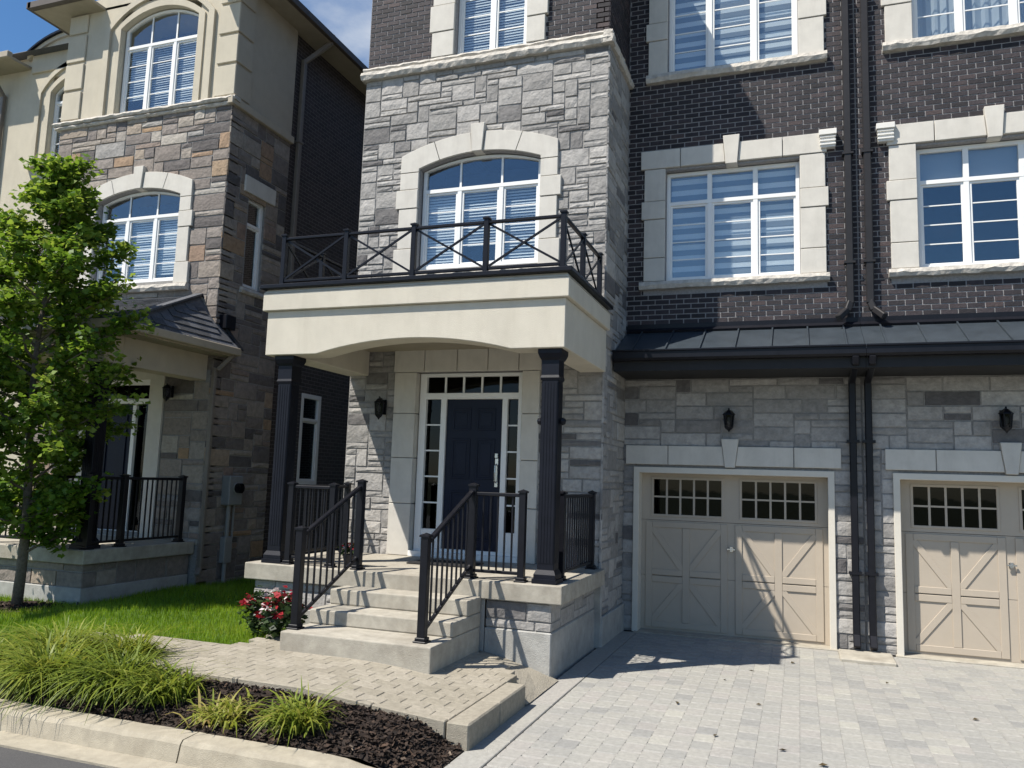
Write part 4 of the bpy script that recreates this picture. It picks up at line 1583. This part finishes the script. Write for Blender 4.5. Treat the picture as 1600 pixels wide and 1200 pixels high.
d.bar((-9.975, 1.375, 9.15), (-9.99, .95, 9.62), .09, .09)
d.build('downspout', 'downspout_taupe', HW, bevel=.012)
hip(-12.6, -6.85, 1.2, 11, 10.0, 2.0).build('roof_slope', 'shingle', HW)
MB().box(-12.5, -7.0, 10.5, 10.8, -.9, 10).build('rear_wall', 'brick_far_front', HW)
MB().box(-12.5, -12.3, 1.5, 10.5, -.9, 10).build('side_wall', 'stucco_left', HW)


# ================================================================== RAILINGS
def post(b_root, x, y, z0, z1, w=.075, cap=True, m='black_metal'):
    b = MB()
    b.box(x - w / 2, x + w / 2, y - w / 2, y + w / 2, z0, z1)
    o = b.build('post', m, b_root, bevel=.004)
    if cap:
        q = MB()
        h = w / 2 + .012
        q.add([(x - h, y - h, z1 - .002), (x + h, y - h, z1 - .002), (x + h, y + h, z1 - .002), (x - h, y + h, z1 - .002),
               (x - h, y - h, z1 + .016), (x + h, y - h, z1 + .016), (x + h, y + h, z1 + .016), (x - h, y + h, z1 + .016), (x, y, z1 + .04)],
              [(3, 2, 1, 0), (0, 1, 5, 4), (1, 2, 6, 5), (2, 3, 7, 6), (3, 0, 4, 7), (4, 5, 8), (5, 6, 8), (6, 7, 8), (7, 4, 8)])
        q.build('post_cap', m, o)
    q = MB()
    h = w / 2 + .03
    q.box(x - h, x + h, y - h, y + h, z0 - .0, z0 + .018)
    q.box(x - h + .015, x + h - .015, y - h + .015, y + h - .015, z0 + .018, z0 + .05)
    q.build('base_plate', m, o, bevel=.006)
    return o


# balcony railing with crossed bars
R1 = thing('balcony_railing', (1.98, -1.89, 3.53), 'black railing with crossed bars on top of the porch canopy', 'railing')
bx = [.067, 1.01, 1.97, 2.94, 3.904]
BY = -1.885
bz0, bz1 = 3.532, 4.235


def xpanel(root, p, q, z0, z1):
    p, q = Vector((*p, 0)), Vector((*q, 0))
    up = Vector((0, 0, 1))
    MB().bar(p + up * z1, q + up * z1, .05, .036).build('top_rail', 'black_metal', root, bevel=.006)
    MB().bar(p + up * z0, q + up * z0, .04, .036).build('bottom_rail', 'black_metal', root, bevel=.005)
    n = (q - p).normalized().cross(up) * .009
    MB().bar(p + up * (z0 + .02) + n, q + up * (z1 - .02) + n, .018, .026).build('cross_bar', 'black_metal', root)
    MB().bar(p + up * (z1 - .02) - n, q + up * (z0 + .02) - n, .018, .026).build('cross_bar', 'black_metal', root)


for x in bx:
    post(R1, x, BY, bz0, bz1, .062)
for a, c in zip(bx, bx[1:]):
    xpanel(R1, (a + .031, BY), (c - .031, BY), 3.625, 4.195)
for x in (bx[0], bx[-1]):
    ys = [BY, -1.0, -.10]
    for y in ys[1:]:
        post(R1, x, y, bz0, bz1, .062)
    for a, c in zip(ys, ys[1:]):
        xpanel(R1, (x, a + .031), (x, c - .031), 3.625, 4.195)


def stair_railing(x, label):
    r = thing('stair_railing', (x, -3.1, -.5), label, 'railing', 'handrails of the porch steps')
    post(r, x, -3.14, -.5, .53, .082)
    post(r, x, -1.93, 0.0, 1.04, .082)
    baluster_run(r, (x, -3.10, -.47, .47), (x, -1.97, .06, .98), 8, lift=.08)
    return r


def baluster_run(root, p, q, n, bal=.018, m='black_metal', lift=.09):
    P3 = lambda t, k: Vector((p[0] + (q[0] - p[0]) * t, p[1] + (q[1] - p[1]) * t, p[k] + (q[k] - p[k]) * t))
    MB().bar(P3(0, 3), P3(1, 3), .058, .042).build('top_rail', m, root, bevel=.008)
    up = Vector((0, 0, lift))
    MB().bar(P3(0, 2) + up, P3(1, 2) + up, .035, .035).build('bottom_rail', m, root, bevel=.004)
    for i in range(n):
        t = (i + 1) / (n + 1)
        a, c = P3(t, 2) + up, P3(t, 3)
        MB().box(a.x - bal / 2, a.x + bal / 2, a.y - bal / 2, a.y + bal / 2, a.z, c.z).build('baluster', m, root)


stair_railing(1.445, 'sloping black handrail on the left side of the concrete steps, beside the red flowers')
stair_railing(2.915, 'sloping black handrail on the right side of the concrete steps, before the door')
r = thing('porch_railing', (3.2, -1.9, 0), 'short black railing between the right handrail and the right porch column', 'railing')
post(r, 3.52, -1.93, 0, .985, .075)
baluster_run(r, (2.955, -1.93, 0, .955), (3.485, -1.93, 0, .955), 5)
r = thing('porch_railing', (3.86, -.8, 0), 'black railing on the garage side of the porch, behind the right column', 'railing')
for y in (-1.52, -.09):
    post(r, 3.86, y, 0, .985, .075)
baluster_run(r, (3.86, -1.48, 0, .955), (3.86, -.13, 0, .955), 12)
r = thing('porch_railing', (.8, -1.9, 0), 'short black railing between the left porch column and the left handrail', 'railing')
for x in (.46, 1.06):
    post(r, x, -1.93, 0, .985, .075)
baluster_run(r, (.50, -1.93, 0, .955), (1.02, -1.93, 0, .955), 5)
r = thing('porch_railing', (.1, -.8, 0), 'black railing on the far left side of the porch, facing the brown house', 'railing')
for y in (-1.52, -.09):
    post(r, .14, y, 0, .985, .075)
baluster_run(r, (.14, -1.48, 0, .955), (.14, -.13, 0, .955), 12)
r = thing('porch_railing', (-3.0, -.9, NPZ), 'black baluster railing round the porch of the brown stone house', 'railing')
for x, y in ((-2.96, -1.80), (-2.96, -1.22), (-2.96, -.03), (-4.9, -1.80)):
    post(r, x, y, NPZ, 1.0, .085)
baluster_run(r, (-2.96, -1.76, NPZ, .97), (-2.96, -1.26, NPZ, .97), 4)
baluster_run(r, (-2.96, -1.18, NPZ, .97), (-2.96, -.07, NPZ, .97), 10)
baluster_run(r, (-4.86, -1.80, NPZ, .97), (-3.0, -1.80, NPZ, .97), 16)


# ================================================================== LAMPS, METER, MAT, POTS
def lantern(P, u, w, label, s=1.0):
    O, U, N = [np.array(q, float) for q in P]
    c = O + u * U + np.array((0, 0, w))
    r = thing('wall_lantern', tuple(c), label, 'lamp', 'black wall lanterns')
    b = MB(P)
    b.box(u - .05 * s, u + .05 * s, .03, .055, w - .10 * s, w + .12 * s)
    b.tube([(u, .05, w + .04 * s), (u, .10, w + .13 * s), (u, .16 * s, w + .15 * s), (u, .16 * s, w + .10 * s)], .013 * s, 8)
    b.build('bracket', 'black_metal', r)
    q = c + N * .16 * s
    cx, cy, cz = q
    MB().lathe((cx, cy, cz), [(.0, .135 * s), (.03 * s, .125 * s), (.085 * s, .075 * s), (.09 * s, .06 * s), (.0, .06 * s)], 6).build('cap', 'black_metal', r)
    MB().lathe((cx, cy, cz), [(.0, .058 * s), (.072 * s, .058 * s), (.055 * s, -.11 * s), (.0, -.11 * s)], 6).build('glass', 'glass_dark', r)
    g = MB()
    for i in range(6):
        t = math.pi / 3 * i
        g.bar((cx + .074 * s * math.cos(t), cy + .074 * s * math.sin(t), cz + .06 * s), (cx + .056 * s * math.cos(t), cy + .056 * s * math.sin(t), cz - .11 * s), .012 * s)
    g.lathe((cx, cy, cz), [(.0, -.108 * s), (.066 * s, -.108 * s), (.05 * s, -.135 * s), (.02 * s, -.16 * s), (.0, -.19 * s)], 6)
    g.build('cage', 'black_metal', r)
    MB().lathe((cx, cy, cz), [(.0, -.08 * s), (.022 * s, -.06 * s), (.03 * s, -.01 * s), (.016 * s, .03 * s), (.0, .03 * s)], 10).build('bulb', 'lamp_bulb', r, smooth=True)


lantern(GAR, 5.51, 2.09, 'black wall lantern above the left garage door')
lantern(GAR, 8.965, 2.11, 'black wall lantern above the right garage door')
lantern(FRONT(.01), .63, 2.13, 'black wall lantern left of the navy front door, under the canopy')
lantern(NF, -3.58, 2.42, 'black wall lantern beside the door of the brown stone house', .9)

r = thing('electric_meter', (-2.7, .9, -.6), 'grey electric meter box with a round dial on the brown stone side wall', 'meter')
MB().box(-2.795, -2.62, .70, 1.05, .55, 1.05).build('meter_box', 'meter_grey', r, bevel=.015)
MB(((-2.62, .885, .84), (0, 1, 0), (1, 0, 0))).tube([(0, 0, 0), (0, .10, 0)], .085, 14).build('dial', 'glass_dark', r)
MB(((-2.62, .885, .84), (0, 1, 0), (1, 0, 0))).tube([(0, -.01, 0), (0, .02, 0)], .10, 14).build('dial_ring', 'conduit', r)
MB().tube([(-2.72, .83, .56), (-2.72, .83, -.75)], .035, 10).build('conduit', 'conduit', r)
MB().box(-2.79, -2.68, .76, .95, -.42, .02).build('junction_box', 'conduit', r, bevel=.01)
MB().tube([(-2.73, .98, .56), (-2.73, .98, .0), (-2.72, .93, -.1)], .02, 8).build('conduit', 'conduit', r)

b = MB().box(1.62, 2.48, -1.0, -.42, .002, .02)
tag(b.build('doormat', 'doormat', None, bevel=.006), 'dark doormat on the porch slab before the navy door', 'doormat')
b = MB().box(6.91, 7.56, .62, 1.26, -1.06, -.955)
tag(b.build('splash_pad', 'concrete', None, bevel=.015), 'low concrete splash pad under the twin downspouts between the garages', 'splash pad')


# ================================================================== PLANTS
def ribbons(name, m, items, parent=None, kind=None):
    """items: arrays of ribbon blades as quads strips; V (n,4k,3)."""
    V = np.concatenate([i[0] for i in items])
    F = []
    T = []
    k = 0
    for v, f, t in items:
        F.append(np.asarray(f) + k)
        T.append(np.full(len(f), t, np.float32))
        k += len(v)
    F = np.concatenate(F)
    T = np.concatenate(T)
    return quads(name, m, V, F, T, parent, kind)


def quads(name, m, V, F, T, parent=None, kind=None):
    me = bpy.data.meshes.new(name)
    me.vertices.add(len(V))
    me.vertices.foreach_set('co', np.asarray(V, np.float32).ravel())
    n = F.shape[1]
    me.loops.add(F.size)
    me.loops.foreach_set('vertex_index', F.astype(np.int32).ravel())
    me.polygons.add(len(F))
    me.polygons.foreach_set('loop_start', np.arange(0, F.size, n, dtype=np.int32))
    me.polygons.foreach_set('loop_total', np.full(len(F), n, np.int32))
    me.update(calc_edges=True)
    at = me.attributes.new('tint', 'FLOAT', 'FACE')
    at.data.foreach_set('value', np.asarray(T, np.float32))
    me.materials.append(M[m])
    o = bpy.data.objects.new(name, me)
    COL.objects.link(o)
    adopt(o, parent)
    if kind:
        o['kind'] = kind
    return o


rng = np.random.default_rng(4)


def leaves(cs, size, rng, up=.35):
    """Folded leaf-shaped quads at the points cs."""
    n = len(cs)
    d = rng.normal(size=(n, 3))
    d[:, 2] = np.abs(d[:, 2]) * .4 - .25
    d /= np.linalg.norm(d, axis=1)[:, None]
    nn = rng.normal(size=(n, 3)) + np.array((-.3, -.4, 1.1))
    s = np.cross(d, nn)
    s /= np.linalg.norm(s, axis=1)[:, None] + 1e-9
    L_ = size * rng.uniform(.6, 1.25, n)[:, None]
    dn = np.cross(s, d)
    a = cs
    b = cs + d * L_ * .5 + s * L_ * .42 + dn * L_ * .10
    c = cs + d * L_ * 1.05
    e = cs + d * L_ * .5 - s * L_ * .42 + dn * L_ * .10
    V = np.stack([a, b, c, e], 1).reshape(-1, 3)
    F = np.arange(4 * n).reshape(-1, 4)
    return V, F


def tree(x, y, z, label):
    r = thing('young_tree', (x, y, z), label, 'tree')
    rr = random.Random(8)
    H = 6.25
    prof = [(.6, .35), (1.0, .85), (1.7, 1.05), (2.6, 1.22), (3.4, 1.32), (4.0, 1.1), (4.8, .85), (5.4, .5), (6.0, .24), (6.4, .1)]

    def rad(h):
        for (a, p), (b_, q) in zip(prof, prof[1:]):
            if a <= h <= b_:
                return p + (q - p) * (h - a) / (b_ - a)
        return .1
    lead = [(x + .05 * math.sin(h * 1.3) + .03 * h * .4, y + .05 * math.cos(h * 1.1) - .05, z + h) for h in np.linspace(0, H, 15)]
    lead[0] = (x, y, z - .05)
    tr = MB().tube(lead, [.075 - .066 * (i / 14) ** .8 for i in range(15)], 10).build('trunk', 'bark', r, smooth=True)
    pts = []
    tw = MB()
    for i in range(64):
        h = .68 + (H - .88) * (i + rr.random()) / 64
        az = i * 2.399 + rr.uniform(-.4, .4)
        l_ = rad(h + .35) * rr.uniform(.7, 1.22)
        p0 = Vector(lead[0]).lerp(Vector(lead[0]), 0)
        f = h / H * 14
        k0 = min(int(f), 13)
        p0 = Vector(lead[k0]).lerp(Vector(lead[k0 + 1]), f - k0)
        rise = rr.uniform(.35, .8)
        path_ = []
        for s in range(6):
            t = s / 5
            path_.append(p0 + Vector((math.cos(az), math.sin(az), 0)) * l_ * t + Vector((0, 0, rise * l_ * t * (1 - .25 * t))) + Vector((rr.uniform(-.03, .03),) * 3) * s)
        tw.tube(path_, [.022 - .017 * s / 5 for s in range(6)], 5)
        for s in range(int(7 + l_ * 9)):
            t = rr.uniform(.25, 1.05)
            q = p0.lerp(path_[-1], min(t, 1)) + Vector((0, 0, .05))
            dv = Vector((rr.gauss(0, 1), rr.gauss(0, 1), rr.gauss(.35, .7))).normalized() * rr.uniform(.1, .34)
            q2 = q + dv
            tw.tube([q, (q + q2) / 2 + Vector((0, 0, .02)), q2], [.006, .005, .003], 3)
            n = rr.randint(18, 58)
            t_ = np.random.default_rng(i * 100 + s).uniform(0, 1.15, n)[:, None]
            base = np.array(q) + (np.array(q2) - np.array(q)) * t_
            pts.append((base + np.random.default_rng(i * 100 + s + 7).normal(scale=.055, size=(n, 3)), rr.uniform(-.32, .32)))
    tw.build('branches', 'bark', tr, fix=False)
    cs_ = np.concatenate([p for p, t in pts])
    tt = np.concatenate([np.full(len(p), t) for p, t in pts])
    V, F = leaves(cs_, .088, rng)
    T = np.clip(.5 + tt + rng.normal(scale=.16, size=len(F)), 0, 1)
    quads('crown', 'tree_leaf', V, F, T, r)


tree(-3.42, -2.42, gz(-3.42, -2.42), 'young green tree in front of the brown stone house porch')


def blade_set(n, cx, cy, cz, length, spread, droop, w, rng, r0=.06, tint=(.2, .8)):
    """Arching grass blades from one crown, vectorised."""
    K = 6
    az = rng.uniform(0, 2 * np.pi, n)
    L_ = length * rng.uniform(.55, 1.15, n)
    out = spread * rng.uniform(.25, 1.1, n)
    dr = droop * rng.uniform(.4, 1.3, n)
    bx_ = cx + rng.normal(scale=r0, size=n)
    by_ = cy + rng.normal(scale=r0, size=n)
    t = np.linspace(0, 1, K)
    rad_ = L_[:, None] * out[:, None] * t[None] ** 1.25
    zz = cz + L_[:, None] * (1.05 * t[None] - dr[:, None] * t[None] ** 2.4)
    zz = np.maximum(zz, cz + .01 - .12 * (rad_ > .35))
    X = bx_[:, None] + np.cos(az)[:, None] * rad_
    Y = by_[:, None] + np.sin(az)[:, None] * rad_
    ww = w * (1 - t[None] ** 2 * .95) * rng.uniform(.7, 1.3, n)[:, None]
    px_, py_ = -np.sin(az)[:, None] * ww, np.cos(az)[:, None] * ww
    A = np.stack([X + px_, Y + py_, zz], -1)
    B = np.stack([X - px_, Y - py_, zz + .002], -1)
    V = np.stack([A, B], 2).reshape(-1, 3)
    i = (np.arange(n) * K * 2)[:, None] + np.arange(K - 1)[None] * 2
    F = np.stack([i, i + 1, i + 3, i + 2], -1).reshape(-1, 4)
    T = np.repeat(np.clip(rng.uniform(*tint, n), 0, 1), K - 1)
    return V, F, T


clumps = [(-.95, -4.90, .75, 240, (.25, .75), 'tall ornamental grass clump at the left picture edge by the kerb'),
          (-.35, -4.45, .70, 240, (.3, .85), 'broad ornamental grass clump at the left, nearer to the lawn'),
          (.15, -4.92, .78, 300, (.3, .8), 'large ornamental grass clump hanging over the kerb'),
          (.30, -4.25, .62, 220, (.3, .85), 'ornamental grass clump at the left end of the front path'),
          (.85, -4.85, .66, 260, (.15, .65), 'dark ornamental grass clump between the large clump and the path corner'),
          (1.36, -4.86, .50, 150, (.3, .8), 'low ornamental grass clump hanging to the right, at the start of the bare mulch'),
          (2.12, -5.0, .33, 80, (.55, 1.0), 'small yellowish ornamental grass tuft in the mulch bed'),
          (2.72, -4.93, .44, 120, (.3, .95), 'green ornamental grass tuft nearest the bare end of the mulch bed')]
for x, y, ln, n, tn, lab in clumps:
    z = gz(x, y)
    r = thing('ornamental_grass', (x, y, z), lab, 'grass clump', 'ornamental grasses along the kerb')
    V, F, T = blade_set(int(n * (3.2 if ln > .55 else 2.2)), x, y, z - .02, ln * .92, 1.05, .92, .0105, rng, .09, tn)
    quads('blades', 'grass_blade', V, F, T, r)
    V, F, T = blade_set(int(n * .9), x, y, z - .02, ln * .62, 1.0, .9, .007, rng, .09, (.0, .35) if tn[0] < .5 else (.85, 1))
    quads('old_blades', 'grass_blade', V, F, T, r)

# lawn blades
n = 110000
X = rng.uniform(-7.5, 1.25, n)
Y = rng.uniform(-4.55, 2.5, n)
ok = ~((X > -6.9) & (X < -2.9) & (Y > -1.9)) & ~((X > -.02) & (Y > -2.05)) & ~((X > -.42) & (Y < -3.35) & (Y > -5)) & ~((X > .85) & (Y < -2.0))
ok &= ~((X > -3.9) & (X < -2.95) & (Y < -2.1) & (Y > -2.9) & (np.hypot(X + 3.42, Y + 2.42) < .42))
X, Y = X[ok], Y[ok]
n = len(X)
Z = np.array([gz(a, c) for a, c in zip(X, Y)])
az = rng.uniform(0, 2 * np.pi, n)
hh = rng.uniform(.035, .085, n)
lean = rng.uniform(.1, .7, n) * hh
la = rng.uniform(0, 2 * np.pi, n)
w = .0042
A = np.stack([X + np.cos(az) * w, Y + np.sin(az) * w, Z - .012], -1)
B = np.stack([X - np.cos(az) * w, Y - np.sin(az) * w, Z - .012], -1)
Cc = np.stack([X + np.cos(la) * lean, Y + np.sin(la) * lean, Z + hh], -1)
V = np.stack([A, B, Cc], 1).reshape(-1, 3)
patch = .5 + .25 * np.sin(X * 2.1 + 1.3 * np.sin(Y * 1.7)) * np.cos(Y * 2.6)
o = quads('lawn_grass', 'lawn_blade', V, np.arange(3 * n).reshape(-1, 3), np.clip(patch + rng.normal(scale=.2, size=n), 0, 1), None, 'stuff')
o['label'] = 'mown green lawn between the two porches'
o['category'] = 'grass'

# bark mulch: in the bed and round the tree
n = 15000
X = rng.uniform(-1.6, 3.93, n)
Y = rng.uniform(-5.23, -4.45, n)
m2 = 1500
X = np.concatenate([X, -3.42 + rng.normal(scale=.24, size=m2)])
Y = np.concatenate([Y, -2.42 + rng.normal(scale=.24, size=m2)])
n = len(X)
Z = np.array([gz(a, c) for a, c in zip(X, Y)]) + rng.uniform(.002, .035, n)
u = rng.normal(size=(n, 3)) * np.array((1, 1, .35))
u /= np.linalg.norm(u, axis=1)[:, None]
v = np.cross(u, rng.normal(size=(n, 3)) + np.array((0, 0, 1.5)))
v /= np.linalg.norm(v, axis=1)[:, None]
c = np.stack([X, Y, Z], -1)
l_ = rng.uniform(.010, .038, n)[:, None]
q_ = rng.uniform(.005, .013, n)[:, None]
V = np.stack([c - u * l_ - v * q_, c + u * l_ - v * q_, c + u * l_ * .8 + v * q_, c - u * l_ * .9 + v * q_], 1).reshape(-1, 3)
o = quads('bark_mulch', 'mulch', V, np.arange(4 * n).reshape(-1, 4), np.clip(rng.beta(2, 3, n) + (rng.random(n) > .985) * .5, 0, 1), None, 'stuff')
o['label'] = 'dark bark mulch covering the planting bed'
o['category'] = 'mulch'


def flower_bush(x, y, z, rad_, h, nl, nf, label, name='flower_bush', pot=False, seed=1):
    r = thing(name, (x, y, z), label, 'flowers')
    rg = np.random.default_rng(seed)
    z0 = z
    if pot:
        MB().lathe((x, y, z), [(.0, 0), (.065, 0), (.09, .13), (.098, .13), (.098, .15), (.08, .15), (.07, .12), (0, .12)], 14).build('pot', 'terracotta', r)
        z0 = z + .12
    p = rg.normal(size=(nl, 3))
    p /= np.linalg.norm(p, axis=1)[:, None]
    p *= rg.uniform(.3, 1.15, nl)[:, None] ** .5 * (1 + .22 * np.sin(p[:, :1] * 5 + seed) * np.cos(p[:, 1:2] * 4))
    cs_ = np.array((x, y, z0 + h * .5)) + p * np.array((rad_, rad_, h * .5))
    V, F = leaves(cs_, .075 if not pot else .05, rg)
    quads('foliage', 'flower_leaf', V, F, rg.uniform(0, 1, len(F)), r)
    for i in range(nf):
        a = rg.uniform(0, 2 * np.pi)
        e = rg.uniform(.05, 1.25)
        c = np.array((x + math.cos(a) * math.cos(e) * rad_ * 1.0, y + math.sin(a) * math.cos(e) * rad_ * 1.0, z0 + h * .52 + math.sin(e) * h * .5 * rg.uniform(.6, 1.05)))
        k_ = 14
        V, F = leaves(c + rg.normal(scale=.030 if not pot else .015, size=(k_, 3)), .062 if not pot else .035, rg)
        quads('blossom', 'petal_white' if rg.random() < .22 else 'petal_red', V, F, rg.uniform(0, 1, len(F)), r)
    return r


flower_bush(.58, -2.52, gz(.58, -2.52), .25, .50, 460, 9, 'red and white flowering bush at the foot of the porch steps', seed=3)
flower_bush(1.0, -2.74, gz(1.0, -2.74), .23, .52, 440, 11, 'red flowering bush touching the lowest concrete step', seed=5)
flower_bush(1.20, -1.70, 0.0, .10, .16, 110, 9, 'small pot of red flowers on the porch behind the left handrail', 'flower_pot', True, 7)

rf_ = random.Random(12)
for x, y in ((5.9, -.5), (5.65, -1.1), (6.05, -2.0), (5.3, -2.3), (5.75, -3.2), (6.3, -3.35), (7.35, -.4), (6.35, .2), (6.6, -3.6), (8.0, -1.6)):
    a = rf_.uniform(0, 6.28)
    l_ = rf_.uniform(.02, .045)
    ca, sa = math.cos(a) * l_, math.sin(a) * l_
    b = MB().add([(x - ca, y - sa, DZ + .010), (x + sa * .5, y - ca * .5, DZ + .016), (x + ca, y + sa, DZ + .012), (x - sa * .5, y + ca * .5, DZ + .022), (x, y, DZ + .007)],
                 [(0, 1, 4), (1, 2, 4), (2, 3, 4), (3, 0, 4)])
    tag(b.build('fallen_leaf', 'dead_leaf', None, fix=False), 'small brown fallen leaf lying on the driveway pavers', 'leaf', 'fallen leaves on the driveway')

flush_pieces()
